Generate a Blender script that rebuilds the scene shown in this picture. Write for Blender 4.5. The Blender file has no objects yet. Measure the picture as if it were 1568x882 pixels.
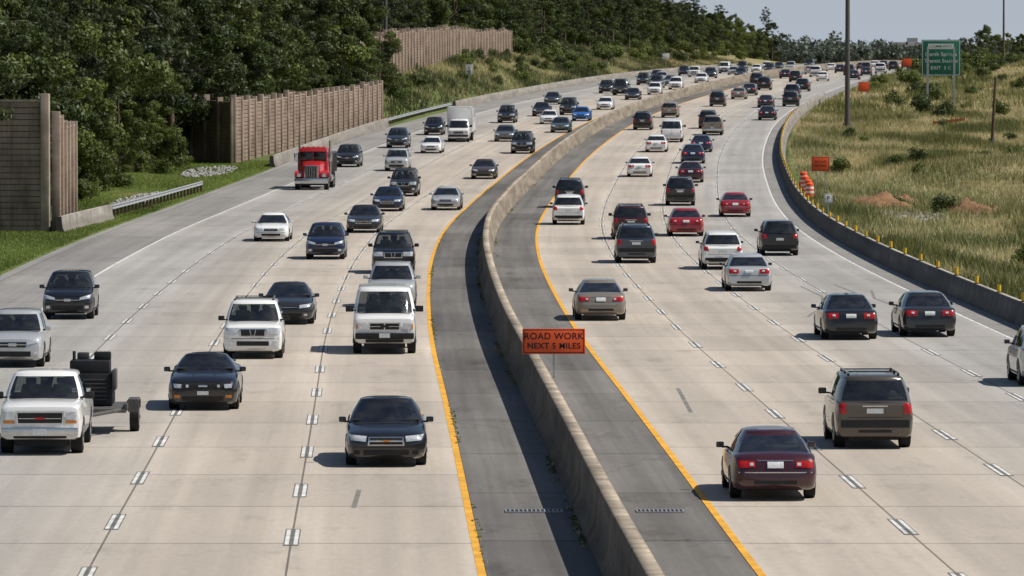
import bpy, bmesh, math, random
import numpy as np
from mathutils import Vector, Matrix
from mathutils.bvhtree import BVHTree
random.seed(7); rng=np.random.default_rng(7)
scene=bpy.context.scene
def link(o): scene.collection.objects.link(o); return o

# ------------------------------------------------------------------ alignment
def mk(tab):
    xs=np.array([t[0] for t in tab],float);ys=np.array([t[1] for t in tab],float);m=np.gradient(ys,xs)
    def f(x):
        x=np.clip(np.asarray(x,float),xs[0],xs[-1]);i=np.clip(np.searchsorted(xs,x)-1,0,len(xs)-2)
        h=xs[i+1]-xs[i];t=(x-xs[i])/h
        return (2*t**3-3*t**2+1)*ys[i]+(t**3-2*t**2+t)*h*m[i]+(-2*t**3+3*t**2)*ys[i+1]+(t**3-t**2)*h*m[i+1]
    return f
C=mk([(20,4.5),(60,3.2),(102,2.0),(133,1.25),(156,.68),(187,-.1),(226,-.8),(272,-1.25),(314,-1.1),(358,-.2),(405,1.3),(460,3.4),(525,6.7),(560,8.8),(640,14.8),(675,17.9),(750,25),(850,35),(1000,50),(1200,70),(1500,100),(2500,210),(6000,600)])
Z=mk([(0,0),(200,0),(300,0),(350,.12),(400,.5),(450,1.05),(500,1.75),(560,2.65),(620,3.5),(675,4.26),(750,5.15),(850,6.2),(1000,7.1),(1200,7.8),(1500,8.2),(2000,6.5),(2600,3.5),(6000,0)])
def slope(D): return (float(C(D+1))-float(C(D-1)))/2
def sstep(a,b,x):
    t=np.clip((np.asarray(x,float)-a)/(b-a),0,1); return t*t*(3-2*t)
EL,ER=-21.1,18.75
def ground(X,Y):
    X=np.asarray(X,float);Y=np.asarray(Y,float)
    off=X-C(Y);z=Z(Y)+0.0
    Lf=-off-22.;R=off-19.2
    w=np.interp(Y,[600,850,1200],[5.5,13.5,22])
    k=sstep(535,640,Y)*(1-sstep(1300,1600,Y))
    z=z+4.0*k*np.clip(Lf/w,0,1)**0.8*(Lf>0)
    z=z+np.clip(Lf-6,0,60)*.035*(1-sstep(535,640,Y))
    z=z+np.clip(Lf,0,200)*.01*k
    n=np.sin(X*.21+Y*.031)+np.sin(Y*.083-X*.11+1.3)+.6*np.sin(X*.53+Y*.19)+.5*np.sin(Y*.31+X*.05)
    z=z+n*.16*sstep(1,14,R)+n*.10*sstep(2,14,Lf)
    z=z-.5*sstep(.5,6,R)*sstep(480,300,Y)*.8
    z=z+np.clip(R-32,0,150)*.03*(1-sstep(1300,1700,Y))
    def g(cx,cy,sx,sy,h): return h*np.exp(-((X-cx)/sx)**2-((Y-cy)/sy)**2)
    z=z+g(38,405,8,40,1.3)+g(88,860,16,70,3.2)+g(60,640,9,50,1.0)
    return z
def G(X,Y): return float(ground(X,Y))

# ------------------------------------------------------------------ materials
def mat(name,rough=.8,spec=.3):
    m=bpy.data.materials.new(name);m.use_nodes=True;nt=m.node_tree
    b=nt.nodes['Principled BSDF'];b.inputs['Roughness'].default_value=rough
    b.inputs['Specular IOR Level'].default_value=spec
    return m,nt,b
def setin(nt,s,v):
    if hasattr(v,'is_output') : nt.links.new(v,s)
    elif isinstance(v,(tuple,list)) and len(v)==3 and s.type=='RGBA': s.default_value=(*v,1)
    else: s.default_value=v
def coord(nt,k='Object'): return nt.nodes.new('ShaderNodeTexCoord').outputs[k]
def mapg(nt,v,sc=(1,1,1)):
    n=nt.nodes.new('ShaderNodeMapping');nt.links.new(v,n.inputs['Vector']);n.inputs['Scale'].default_value=sc;return n.outputs[0]
def noise(nt,v,sc,det=4,ro=.6):
    n=nt.nodes.new('ShaderNodeTexNoise');nt.links.new(v,n.inputs['Vector']);n.inputs['Scale'].default_value=sc
    n.inputs['Detail'].default_value=det;n.inputs['Roughness'].default_value=ro;return n.outputs['Fac']
def ramp(nt,f,els):
    n=nt.nodes.new('ShaderNodeValToRGB');nt.links.new(f,n.inputs[0]);e=n.color_ramp.elements
    while len(e)<len(els): e.new(.5)
    for i,(p,c) in enumerate(els):
        e[i].position=p;e[i].color=(c,c,c,1) if not isinstance(c,tuple) else (*c,1)
    return n.outputs[0]
def mix(nt,f,a,b,mode='MIX'):
    n=nt.nodes.new('ShaderNodeMix');n.data_type='RGBA';n.blend_type=mode
    setin(nt,n.inputs[0],f);setin(nt,n.inputs[6],a);setin(nt,n.inputs[7],b);return n.outputs[2]
def M(nt,op,a,b=0.,c=None):
    n=nt.nodes.new('ShaderNodeMath');n.operation=op;setin(nt,n.inputs[0],a);setin(nt,n.inputs[1],b)
    if c is not None: setin(nt,n.inputs[2],c)
    return n.outputs[0]
def MR(nt,v,a,b,c=0.,d=1.):
    n=nt.nodes.new('ShaderNodeMapRange');nt.links.new(v,n.inputs[0])
    for i,x in enumerate((a,b,c,d)): n.inputs[i+1].default_value=x
    return n.outputs[0]
def grey(nt,f):
    c=nt.nodes.new('ShaderNodeCombineXYZ')
    for i in range(3): nt.links.new(f,c.inputs[i])
    return c.outputs[0]
def sep(nt,v):
    n=nt.nodes.new('ShaderNodeSeparateXYZ');nt.links.new(v,n.inputs[0]);return n.outputs
def bump(nt,b,h,st=.3,dist=.02):
    n=nt.nodes.new('ShaderNodeBump');n.inputs['Strength'].default_value=st;n.inputs['Distance'].default_value=dist
    nt.links.new(h,n.inputs['Height']);nt.links.new(n.outputs[0],b.inputs['Normal'])
def simple(name,c,rough=.6,spec=.3,metal=0,var=.15,sc=3.):
    m,nt,b=mat(name,rough,spec)
    f=noise(nt,coord(nt),sc)
    lo=tuple(x*(1-var) for x in c);hi=tuple(min(1,x*(1+var)) for x in c)
    nt.links.new(ramp(nt,f,[(.3,lo),(.7,hi)]),b.inputs['Base Color']);b.inputs['Metallic'].default_value=metal
    return m

def road_mat(name,inner,outer,var=1.,tracks=True,joints=True,cracks=0.,stain=.26,jl=9.1):
    m,nt,b=mat(name,.85,.25)
    uv=coord(nt,'UV');u,v,_=sep(nt,uv)
    au=M(nt,'ABSOLUTE',u);l=M(nt,'DIVIDE',M(nt,'SUBTRACT',au,2.45),3.62)
    col=mix(nt,MR(nt,au,8.6,13.5),inner,outer)
    cb=nt.nodes.new('ShaderNodeCombineXYZ');nt.links.new(M(nt,'FLOOR',l),cb.inputs[0]);nt.links.new(M(nt,'FLOOR',M(nt,'DIVIDE',v,jl)),cb.inputs[1]);nt.links.new(M(nt,'SIGN',u),cb.inputs[2])
    wn=nt.nodes.new('ShaderNodeTexWhiteNoise');nt.links.new(cb.outputs[0],wn.inputs[0])
    slab=M(nt,'MULTIPLY_ADD',M(nt,'POWER',wn.outputs[0],2.),-.14*var,1+.04*var)
    n1=noise(nt,mapg(nt,uv,(1.6,.02,1)),1.,5,.6)
    n2=noise(nt,mapg(nt,uv,(.22,.05,1)),1.,4)
    n3=noise(nt,mapg(nt,uv,(6,2,1)),1.,5,.7)
    n4=noise(nt,mapg(nt,uv,(.6,.18,1)),1.,6,.7)
    f=M(nt,'MULTIPLY',slab,M(nt,'MULTIPLY_ADD',n1,.62*var,1-.31*var))
    f=M(nt,'MULTIPLY',f,M(nt,'MULTIPLY_ADD',n2,.44*var,1-.22*var))
    f=M(nt,'MULTIPLY',f,M(nt,'MULTIPLY_ADD',n3,.34,.83))
    f=M(nt,'MULTIPLY',f,M(nt,'SUBTRACT',1.,MR(nt,n4,.56,.74,0,stain)))
    if tracks:
        cs=M(nt,'COSINE',M(nt,'MULTIPLY',l,4*math.pi));f=M(nt,'MULTIPLY',f,M(nt,'MULTIPLY_ADD',cs,.065,.94))
        cs2=M(nt,'POWER',M(nt,'ABSOLUTE',M(nt,'SINE',M(nt,'MULTIPLY',l,math.pi))),14.)
        f=M(nt,'MULTIPLY',f,M(nt,'SUBTRACT',1.,M(nt,'MULTIPLY',cs2,M(nt,'MULTIPLY',n1,.34))))
    if joints:
        fr=M(nt,'FRACT',M(nt,'ADD',l,.0045));j=M(nt,'LESS_THAN',fr,.012)
        fr2=M(nt,'FRACT',M(nt,'DIVIDE',v,jl));j2=M(nt,'MULTIPLY',M(nt,'LESS_THAN',fr2,.014),.5)
        jj=M(nt,'MAXIMUM',M(nt,'MULTIPLY',j,.65),j2)
        f=M(nt,'MULTIPLY',f,M(nt,'SUBTRACT',1.,jj))
    if cracks:
        wv=noise(nt,mapg(nt,uv,(1.5,.5,1)),1.,4);ad=nt.nodes.new('ShaderNodeVectorMath');ad.operation='ADD';nt.links.new(mapg(nt,uv,(.22,.06,1)),ad.inputs[0]);nt.links.new(grey(nt,M(nt,'MULTIPLY',wv,.45)),ad.inputs[1])
        vo=nt.nodes.new('ShaderNodeTexVoronoi');vo.feature='DISTANCE_TO_EDGE';nt.links.new(ad.outputs[0],vo.inputs[0]);vo.inputs['Scale'].default_value=1.
        f=M(nt,'MULTIPLY',f,M(nt,'SUBTRACT',1.,MR(nt,vo.outputs[0],.0,.006,cracks,0)))
    nt.links.new(mix(nt,1.,col,grey(nt,f),'MULTIPLY'),b.inputs['Base Color'])
    bump(nt,b,n3,.25,.012)
    return m
m_conc=road_mat('road_concrete',(.475,.418,.352),(.375,.358,.332),1.)
m_should=road_mat('shoulder_concrete',(.275,.262,.245),(.25,.24,.226),1.2,False)
m_median=road_mat('median_asphalt',(.145,.137,.127),(.145,.137,.127),2.3,False,True,.35,.5,12.2)
m_yellow=simple('yellow_paint',(.70,.36,.045),.7,.2,0,.25,1.2)
m_white=simple('white_paint',(.60,.60,.57),.7,.2,0,.3,1.2)
m_black=simple('black_contrast_paint',(.15,.143,.135),.7,.2,0,.4,1.2)
m_skid=simple('tyre_mark',(.20,.19,.175),.8,.2,0,.3,1.2)

def ground_mat():
    m,nt,b=mat('ground_grass',.95,.1)
    p=coord(nt);n1=noise(nt,mapg(nt,p,(.06,.02,.1)),1.,5,.65);n2=noise(nt,p,.9,6,.7);n3=noise(nt,mapg(nt,p,(.14,.035,.2)),1.,4)
    g=ramp(nt,n2,[(.25,(.05,.066,.02)),(.5,(.10,.13,.04)),(.75,(.16,.19,.065))])
    d=ramp(nt,n2,[(.25,(.20,.165,.075)),(.6,(.34,.28,.15)),(.8,(.42,.36,.21))])
    x,y,z=sep(nt,p)
    f=ramp(nt,M(nt,'ADD',n1,MR(nt,x,15,30,-.16,.10)),[(.44,0.),(.58,.85)])
    c=mix(nt,f,g,d)
    soil=ramp(nt,n3,[(.62,0.),(.72,.6)])
    c=mix(nt,soil,c,(.26,.16,.09))
    nt.links.new(c,b.inputs['Base Color']);bump(nt,b,n2,.6,.12)
    return m
m_ground=ground_mat()
def barrier_mat(name,c,dark=.5):
    m,nt,b=mat(name,.9,.2)
    uv=coord(nt,'UV');u,v,_=sep(nt,uv)
    n1=noise(nt,mapg(nt,uv,(1.2,.5,1)),1.,5,.65);n2=noise(nt,mapg(nt,uv,(.12,1.5,1)),1.,5,.6);n3=noise(nt,mapg(nt,uv,(5,5,1)),1.,4)
    f=ramp(nt,M(nt,'MULTIPLY',M(nt,'ADD',n1,n2),.5),[(.38,dark),(.52,.75),(.64,1.12)])
    fr=M(nt,'LESS_THAN',M(nt,'FRACT',M(nt,'DIVIDE',u,6.1)),.008)
    f2=M(nt,'SUBTRACT',1.,M(nt,'MULTIPLY',fr,.6))
    col=mix(nt,1.,c,f,'MULTIPLY')
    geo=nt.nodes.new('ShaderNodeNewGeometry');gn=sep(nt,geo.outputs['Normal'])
    up=MR(nt,gn[2],.75,.95,.62,1.15)  # tops painted lighter, steep faces darker: light and shade put into the colour
    # painted shade: left-turned faces darkened, right-turned faces lightened to follow the sun
    side_shade=MR(nt,gn[0],-.5,.5,.66,1.15)
    k=M(nt,'MULTIPLY',M(nt,'MULTIPLY',f2,M(nt,'MULTIPLY',up,side_shade)),M(nt,'MULTIPLY_ADD',n3,.5,.75))
    nt.links.new(mix(nt,1.,col,grey(nt,k),'MULTIPLY'),b.inputs['Base Color']);bump(nt,b,n3,.3,.02)
    return m
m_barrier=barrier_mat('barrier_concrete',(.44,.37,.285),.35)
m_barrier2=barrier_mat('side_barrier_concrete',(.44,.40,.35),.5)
def wall_mat():
    m,nt,b=mat('noise_wall_concrete',.9,.15)
    p=coord(nt);n1=noise(nt,mapg(nt,p,(.5,.25,.5)),1.,5,.6);n2=noise(nt,mapg(nt,p,(3,3,.25)),1.,4);
    c=ramp(nt,M(nt,'MULTIPLY',M(nt,'ADD',n1,n2),.5),[(.36,(.13,.095,.072)),(.5,(.26,.195,.15)),(.64,(.36,.28,.22))])
    nt.links.new(c,b.inputs['Base Color']);return m
m_wall=wall_mat()
m_post=simple('noise_wall_post',(.33,.26,.205),.9,.15,0,.3,.8)
m_galv=simple('galvanised_steel',(.42,.43,.44),.5,.4,.5,.15,4)
m_steel=simple('dark_steel',(.10,.095,.09),.6,.3,.2,.2,5)
m_wood=simple('weathered_wood',(.12,.085,.06),.9,.1,0,.3,5)
m_orange=simple('orange_sign',(.80,.11,.03),.5,.3,0,.08,2)
m_fence=simple('fence_mesh_orange',(.42,.15,.07),.8,.1,0,.3,3)
m_green=simple('green_sign',(.02,.15,.10),.5,.3,0,.08,2)
m_signwhite=simple('sign_white',(.75,.75,.72),.5,.3,0,.05,2)
m_signblack=simple('sign_black',(.02,.02,.02),.6,.2,0,.05,2)
m_markery=simple('marker_yellow',(.72,.42,.03),.5,.3,0,.2,5)
m_bark=simple('bark',(.13,.10,.075),.95,.1,0,.35,6)
m_rock=simple('rock',(.29,.285,.27),.9,.2,0,.35,1.5)
m_dirt=simple('dirt',(.22,.125,.07),.95,.1,0,.4,2.)
m_sand=simple('sandy_soil',(.38,.31,.22),.95,.1,0,.3,1.)
def leaf_mat(name,c,dry=None,tr_=.3):
    m,nt,b=mat(name,.5,.3)
    a=nt.nodes.new('ShaderNodeAttribute');a.attribute_name='tint'
    oi=nt.nodes.new('ShaderNodeObjectInfo')
    base=mix(nt,oi.outputs['Random'],tuple(x*.55 for x in c),(c[0]*1.55,c[1]*1.32,c[2]*1.2))
    if dry: base=mix(nt,ramp(nt,a.outputs['Fac'],[(.48,0.),(.78,1.)]),base,dry)
    k=M(nt,'MULTIPLY_ADD',a.outputs['Fac'],1.3,.35)
    col=mix(nt,1.,base,grey(nt,k),'MULTIPLY')
    nt.links.new(col,b.inputs['Base Color'])
    tr=nt.nodes.new('ShaderNodeBsdfTranslucent');nt.links.new(col,tr.inputs[0])
    ms=nt.nodes.new('ShaderNodeMixShader');ms.inputs[0].default_value=tr_
    nt.links.new(b.outputs[0],ms.inputs[1]);nt.links.new(tr.outputs[0],ms.inputs[2])
    nt.links.new(ms.outputs[0],nt.nodes['Material Output'].inputs[0]);return m
m_leaf=leaf_mat('oak_leaves',(.074,.108,.026));m_needle=leaf_mat('pine_needles',(.044,.066,.022))
m_far=leaf_mat('hazed_distant_leaves',(.095,.125,.10));m_shrub=leaf_mat('shrub_leaves',(.10,.14,.036))  # far leaves: air haze painted in as a lighter, bluish colour
m_grass=leaf_mat('grass_blades',(.145,.175,.062),(.38,.32,.17),.4);m_verge=leaf_mat('verge_grass',(.135,.20,.045),None,.4)

# vehicle materials
def paint(name,c,metal=.0,rough=.30):
    m,nt,b=mat(name,rough,.5)
    p=coord(nt);x,y,z=sep(nt,p)
    n=noise(nt,p,3.,4)
    f=M(nt,'MULTIPLY',MR(nt,z,.6,.2,0,.16),M(nt,'ADD',n,.3))
    nt.links.new(mix(nt,f,c,(.20,.17,.14)),b.inputs['Base Color'])
    b.inputs['Metallic'].default_value=metal;b.inputs['Coat Weight'].default_value=.8;b.inputs['Coat Roughness'].default_value=.04
    nt.links.new(M(nt,'MULTIPLY_ADD',n,.15,rough-.05),b.inputs['Roughness']);return m
PC={'black':paint('paint_black',(.006,.006,.008)),'darkblue':paint('paint_dark_blue',(.010,.020,.062),.2),
'charcoal':paint('paint_charcoal',(.028,.030,.033),.3),'grey':paint('paint_grey',(.13,.135,.14),.4),
'silver':paint('paint_silver',(.52,.53,.53),.4),'white':paint('paint_white',(.78,.78,.76)),
'maroon':paint('paint_maroon',(.05,.008,.013),.2),'red':paint('paint_red',(.30,.015,.02),.1),'brightred':paint('paint_bright_red',(.52,.018,.02)),
'tan':paint('paint_tan',(.25,.215,.17),.35),'blue':paint('paint_blue',(.015,.13,.45),.1),'teal':paint('paint_teal',(.06,.10,.11),.3),
'brown':paint('paint_brown',(.085,.07,.055),.3),'slate':paint('paint_slate',(.04,.055,.08),.3)}
def glassmat():
    m=bpy.data.materials.new('window_glass');m.use_nodes=True;nt=m.node_tree;nt.nodes.remove(nt.nodes['Principled BSDF'])
    t=nt.nodes.new('ShaderNodeBsdfTransparent');t.inputs[0].default_value=(.45,.49,.48,1)
    g=nt.nodes.new('ShaderNodeBsdfGlossy');g.inputs['Roughness'].default_value=.03;g.inputs[0].default_value=(.95,.97,1,1)
    d=nt.nodes.new('ShaderNodeBsdfDiffuse');nt.links.new(ramp(nt,noise(nt,coord(nt),3.,4),[(.35,(.03,.03,.03)),(.7,(.25,.24,.22))]),d.inputs[0])
    fr=nt.nodes.new('ShaderNodeFresnel');fr.inputs[0].default_value=1.52
    m1=nt.nodes.new('ShaderNodeMixShader');m1.inputs[0].default_value=.08;nt.links.new(t.outputs[0],m1.inputs[1]);nt.links.new(d.outputs[0],m1.inputs[2])
    m2=nt.nodes.new('ShaderNodeMixShader');nt.links.new(M(nt,'MULTIPLY_ADD',fr.outputs[0],1.35,.03),m2.inputs[0]);nt.links.new(m1.outputs[0],m2.inputs[1]);nt.links.new(g.outputs[0],m2.inputs[2])
    nt.links.new(m2.outputs[0],nt.nodes['Material Output'].inputs[0]);return m
m_glass=glassmat()
m_dglass=simple('dark_glass',(.02,.024,.028),.06,.6,0,.4,3)
m_int=simple('car_interior',(.08,.075,.07),.85,.2,0,.3,5)
m_seat=simple('car_seat',(.20,.18,.155),.85,.2,0,.2,5)
m_trim=simple('black_trim',(.018,.018,.019),.55,.3,0,.3,8)
m_chrome=simple('chrome',(.62,.62,.62),.18,.5,.9,.1,5)
m_head=simple('headlamp_lens',(.62,.64,.66),.12,.6,.3,.25,14)
m_tail=simple('tail_lamp',(.38,.012,.012),.2,.5,0,.3,12)
m_tire=simple('tyre_rubber',(.022,.022,.022),.85,.2,0,.25,8)
m_rim=simple('alloy_rim',(.42,.42,.43),.35,.5,.6,.3,14)
m_plate=simple('licence_plate',(.62,.64,.64),.5,.3,0,.2,20)
m_amber=simple('amber_lens',(.60,.20,.02),.3,.5,0,.1,8)
VM=[None,m_glass,m_trim,m_chrome,m_head,m_tail,m_tire,m_rim,m_plate,m_amber,PC['white'],m_steel,m_dglass,m_int,m_seat]
PAINT,GL,TR,CH,HD,TL,TY,RI,PL,AM,WH,ST,DG,IN,SE=range(15)

# ------------------------------------------------------------------ mesh helpers
def np_mesh(name,V,Fq,mats,mi=None,tint=None,smooth=False,uv=None):
    V=np.asarray(V,np.float32);Fq=np.asarray(Fq,np.int32);me=bpy.data.meshes.new(name)
    n,k=Fq.shape
    me.vertices.add(len(V));me.vertices.foreach_set('co',V.ravel())
    me.loops.add(n*k);me.loops.foreach_set('vertex_index',Fq.ravel())
    me.polygons.add(n);me.polygons.foreach_set('loop_start',np.arange(0,n*k,k,dtype=np.int32))
    if mi is not None: me.polygons.foreach_set('material_index',np.asarray(mi,np.int32))
    if smooth: me.polygons.foreach_set('use_smooth',np.ones(n,bool))
    me.update(calc_edges=True)
    if tint is not None:
        a=me.attributes.new('tint','FLOAT','POINT');a.data.foreach_set('value',np.asarray(tint,np.float32))
    if uv is not None:
        l=me.uv_layers.new(name='UVMap');l.data.foreach_set('uv',np.asarray(uv,np.float32)[Fq.ravel()].ravel())
    for m in mats: me.materials.append(m)
    return me
def obj(name,me,loc=(0,0,0),rot=0,sc=1,parent=None):
    o=link(bpy.data.objects.new(name,me));o.location=loc;o.rotation_euler=(0,0,rot)
    o.scale=(sc,sc,sc) if not isinstance(sc,tuple) else sc
    if parent: o.parent=parent
    return o
def grid_faces(nr,nc):
    i=np.arange(nr-1)[:,None]*nc+np.arange(nc-1)[None,:]
    return np.stack([i,i+1,i+nc+1,i+nc],-1).reshape(-1,4)
def stations(a,b):
    s=np.concatenate([np.arange(20,420,4.),np.arange(420,1200,6.),np.arange(1200,2600,25.)])
    s=s[(s>a)&(s<b)];return np.concatenate([[a],s,[b]])
def sheet(name,offs,a,b,dz,m):
    D=stations(a,b);o=np.asarray(offs,float);DD,OO=np.meshgrid(D,o,indexing='ij')
    V=np.stack([C(DD)+OO,DD,Z(DD)+dz],-1).reshape(-1,3)
    return obj(name,np_mesh(name,V,grid_faces(len(D),len(o)),[m],uv=np.stack([OO,DD],-1).reshape(-1,2)))
def extrude_path(name,prof,D,off,m):
    prof=np.array(prof,float);D=np.asarray(D,float);off=np.interp(D,[D[0],D[-1]],off) if isinstance(off,(tuple,list)) else np.full(len(D),off)
    cum=np.concatenate([[0],np.cumsum(np.hypot(*np.diff(prof,axis=0).T))])
    X=(C(D)+off)[:,None]+prof[:,0][None];Y=np.repeat(D[:,None],len(prof),1)
    Zz=Z(D)[:,None]+prof[:,1][None]
    V=np.stack([X,Y,Zz],-1).reshape(-1,3);uv=np.stack([Y,np.repeat(cum[None],len(D),0)],-1).reshape(-1,2)
    F=grid_faces(len(D),len(prof))
    me=np_mesh(name,V,F,[m],uv=uv)
    bm=bmesh.new();bm.from_mesh(me);bm.verts.ensure_lookup_table();n=len(prof)
    for s in (0,len(D)-1):
        try: bm.faces.new([bm.verts[s*n+k] for k in range(n)])
        except Exception: pass
    bmesh.ops.recalc_face_normals(bm,faces=bm.faces)
    bm.to_mesh(me);bm.free()
    return me

# ------------------------------------------------------------------ terrain + road
Ds=np.concatenate([np.arange(0,20,10.),stations(20,2600),[3000,3600,4500,6000,9000]])
of=np.concatenate([[-4000,-2000,-1000,-500,-300,-200,-150,-115,-95],np.arange(-80,-22.5,2.),[EL-.35,EL-.15,EL+.1,0,ER-.1,ER+.15,ER+.4],np.arange(20.,90,2.),[95,115,150,200,300,500,1000,2000,4000]])
DD,OO=np.meshgrid(Ds,of,indexing='ij');XX=C(DD)+OO
ZZ=ground(XX,DD);ZZ=np.where((OO>EL-.05)&(OO<ER+.05),Z(DD)-.3,ZZ)
edge=((OO<=EL-.05)&(OO>EL-.5))|((OO>=ER+.05)&(OO<ER+.5));ZZ=np.where(edge,Z(DD)-.02,ZZ)
obj('ground',np_mesh('ground',np.stack([XX,DD,ZZ],-1).reshape(-1,3),grid_faces(len(Ds),len(of)),[m_ground],smooth=True))
DE=1650
sheet('shoulder',[EL,-17.0],20,DE,0,m_should)
sheet('shoulder',[16.9,ER],20,DE,0,m_should)
sheet('road',[-17.0,-2.45],20,DE,0,m_conc);sheet('road',[2.45,16.9],20,DE,0,m_conc)
sheet('median_pavement',[-2.45,-.3],20,DE,-.002,m_median);sheet('median_pavement',[.3,2.45],20,DE,-.002,m_median)
def strips(name,items,m,dz):
    V=[];Fc=[];
    for (o0,o1,a,b) in items:
        D=np.arange(a,b,4.) if b-a>8 else np.array([a]);D=np.append(D,b)
        base=len(V)
        for d in D: 
            for q in (o0,o1): V.append((float(C(d))+q,d,float(Z(d))+dz))
        for i in range(len(D)-1): Fc.append((base+2*i,base+2*i+1,base+2*i+3,base+2*i+2))
    return obj(name,np_mesh(name,V,Fc,[m]))
strips('yellow_edge_line',[(-2.60,-2.45,20,DE),(2.45,2.60,20,DE)],m_yellow,.005)
strips('white_edge_line',[(-17.02,-16.89,20,DE),(16.8,16.92,20,DE)],m_white,.005)
bl=[];wh=[]
for i,lo in enumerate([6.07,9.69,13.31]):
    for s in (-1,1):
        d=20+(111-20)%12.1-2.1+ (i*3.7+ (2.5 if s>0 else 0))
        while d<1000:
            lo2=s*lo
            bl.append((lo2-.15,lo2+.15,d-.2,d+3.7));
            wh.append((lo2-.125,lo2-.045,d,d+3.5));wh.append((lo2+.045,lo2+.125,d,d+3.5))
            d+=12.1
strips('lane_line_contrast',bl,m_black,.004);strips('lane_line',wh,m_white,.008)
# old tyre marks and sealed joints
def curve_strip(name,paths,m,dz,wd):
    V=[];Fc=[]
    for pts in paths:
        P_=np.array(pts,float);t=np.linspace(0,len(P_)-1,20);D=np.interp(t,range(len(P_)),P_[:,0]);o=np.interp(t,range(len(P_)),P_[:,1]);b=len(V)
        for d,q in zip(D,o):
            for k in (-wd,wd): V.append((float(C(d))+q+k,d,float(Z(d))+dz))
        for i in range(19): Fc.append((b+2*i,b+2*i+1,b+2*i+3,b+2*i+2))
    obj(name,np_mesh(name,V,Fc,[m]))
curve_strip('tyre_marks',[[(206,11.2),(215,12.4),(224,13.0),(234,12.8)],[(206,12.9),(216,14.0),(226,14.6),(236,14.3)],[(150,3.9),(161,4.15)],[(214,15.2),(222,14.9),(230,15.4)],[(118,-4.9),(123,-4.8)]],m_skid,.003,.055)
# barriers
Db=np.concatenate([np.arange(20,420,3.),np.arange(420,1200,6.),np.arange(1200,1650,20.)])
prof=[(-.36,-.05),(-.36,.08),(-.22,.33),(-.16,1.04),(-.13,1.08),(.13,1.08),(.16,1.04),(.22,.33),(.36,.08),(.36,-.05)]
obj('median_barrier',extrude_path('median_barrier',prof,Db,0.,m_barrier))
prof2=[(-.28,-.1),(-.28,.08),(-.16,.3),(-.1,.80),(.1,.80),(.16,.3),(.28,.08),(.28,-.3)]
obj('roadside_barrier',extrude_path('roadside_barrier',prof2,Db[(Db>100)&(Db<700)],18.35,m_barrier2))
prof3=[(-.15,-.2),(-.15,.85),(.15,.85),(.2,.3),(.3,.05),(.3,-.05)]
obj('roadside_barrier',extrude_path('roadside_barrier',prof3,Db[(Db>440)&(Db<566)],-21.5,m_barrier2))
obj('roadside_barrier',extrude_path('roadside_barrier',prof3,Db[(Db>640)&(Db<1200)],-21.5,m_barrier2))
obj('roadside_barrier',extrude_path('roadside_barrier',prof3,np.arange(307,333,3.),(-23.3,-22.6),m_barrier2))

# ------------------------------------------------------------------ MB
class MB:
    def __init__(s): s.v=[];s.f=[];s.m=[];s.sm=[]
    def add(s,V,Fc,m,smooth=False):
        b=len(s.v);s.v+=[tuple(p) for p in V]
        for i,f in enumerate(Fc):
            s.f.append(tuple(b+k for k in f));s.m.append(m[i] if isinstance(m,list) else m);s.sm.append(smooth)
    def box(s,c,d,m,bev=.0,taper=None,rot=0):
        bm=bmesh.new();bmesh.ops.create_cube(bm,size=1)
        for v in bm.verts:
            tx=ty=1
            if taper and v.co.z>0: tx,ty=taper
            v.co=Vector((v.co.x*d[0]*tx,v.co.y*d[1]*ty,v.co.z*d[2]))
        if bev: bmesh.ops.bevel(bm,geom=bm.edges[:],offset=bev,segments=2,profile=.6,affect='EDGES')
        if rot: bmesh.ops.rotate(bm,verts=bm.verts,cent=(0,0,0),matrix=Matrix.Rotation(rot,3,'Z'))
        s.add([(v.co.x+c[0],v.co.y+c[1],v.co.z+c[2]) for v in bm.verts],[[v.index for v in f.verts] for f in bm.faces],m,bev>0);bm.free()
    def cyl(s,a,b,r0,r1,m,seg=16,cap=True):
        a=Vector(a);b=Vector(b);d=(b-a).normalized();u=d.orthogonal().normalized();w=d.cross(u)
        V=[];
        for p,r in ((a,r0),(b,r1)):
            for i in range(seg):
                t=2*math.pi*i/seg;V.append(p+u*r*math.cos(t)+w*r*math.sin(t))
        Fc=[(i,(i+1)%seg,seg+(i+1)%seg,seg+i) for i in range(seg)]
        s.add(V,Fc,m,True)
        if cap: s.add(V,[tuple(range(seg))[::-1],tuple(range(seg,2*seg))],m,False)
    def bvh(s): return BVHTree.FromPolygons([Vector(v) for v in s.v],s.f)
    def mesh(s,name,mats,fixn=True):
        me=bpy.data.meshes.new(name);me.from_pydata(s.v,[],s.f)
        for m in mats: me.materials.append(m)
        me.polygons.foreach_set('material_index',s.m);me.polygons.foreach_set('use_smooth',s.sm)
        if fixn:
            bm=bmesh.new();bm.from_mesh(me);bmesh.ops.recalc_face_normals(bm,faces=bm.faces);bm.to_mesh(me);bm.free()
        me.set_sharp_from_angle(angle=math.radians(38));me.update();return me
def loft(mb,rows,mi,closed=True,caps=True):
    n=len(rows[0]);V=[p for r in rows for p in r];Fc=[];mm=[]
    for i in range(len(rows)-1):
        for j in range(n if closed else n-1):
            Fc.append((i*n+j,i*n+(j+1)%n,(i+1)*n+(j+1)%n,(i+1)*n+j));mm.append(mi(i,j) if callable(mi) else mi)
    if caps: 
        Fc.append(tuple(range(n)));Fc.append(tuple(range((len(rows)-1)*n,len(rows)*n)));mm+=[mm[0],mm[-1]]
    mb.add(V,Fc,mm,True)
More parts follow.
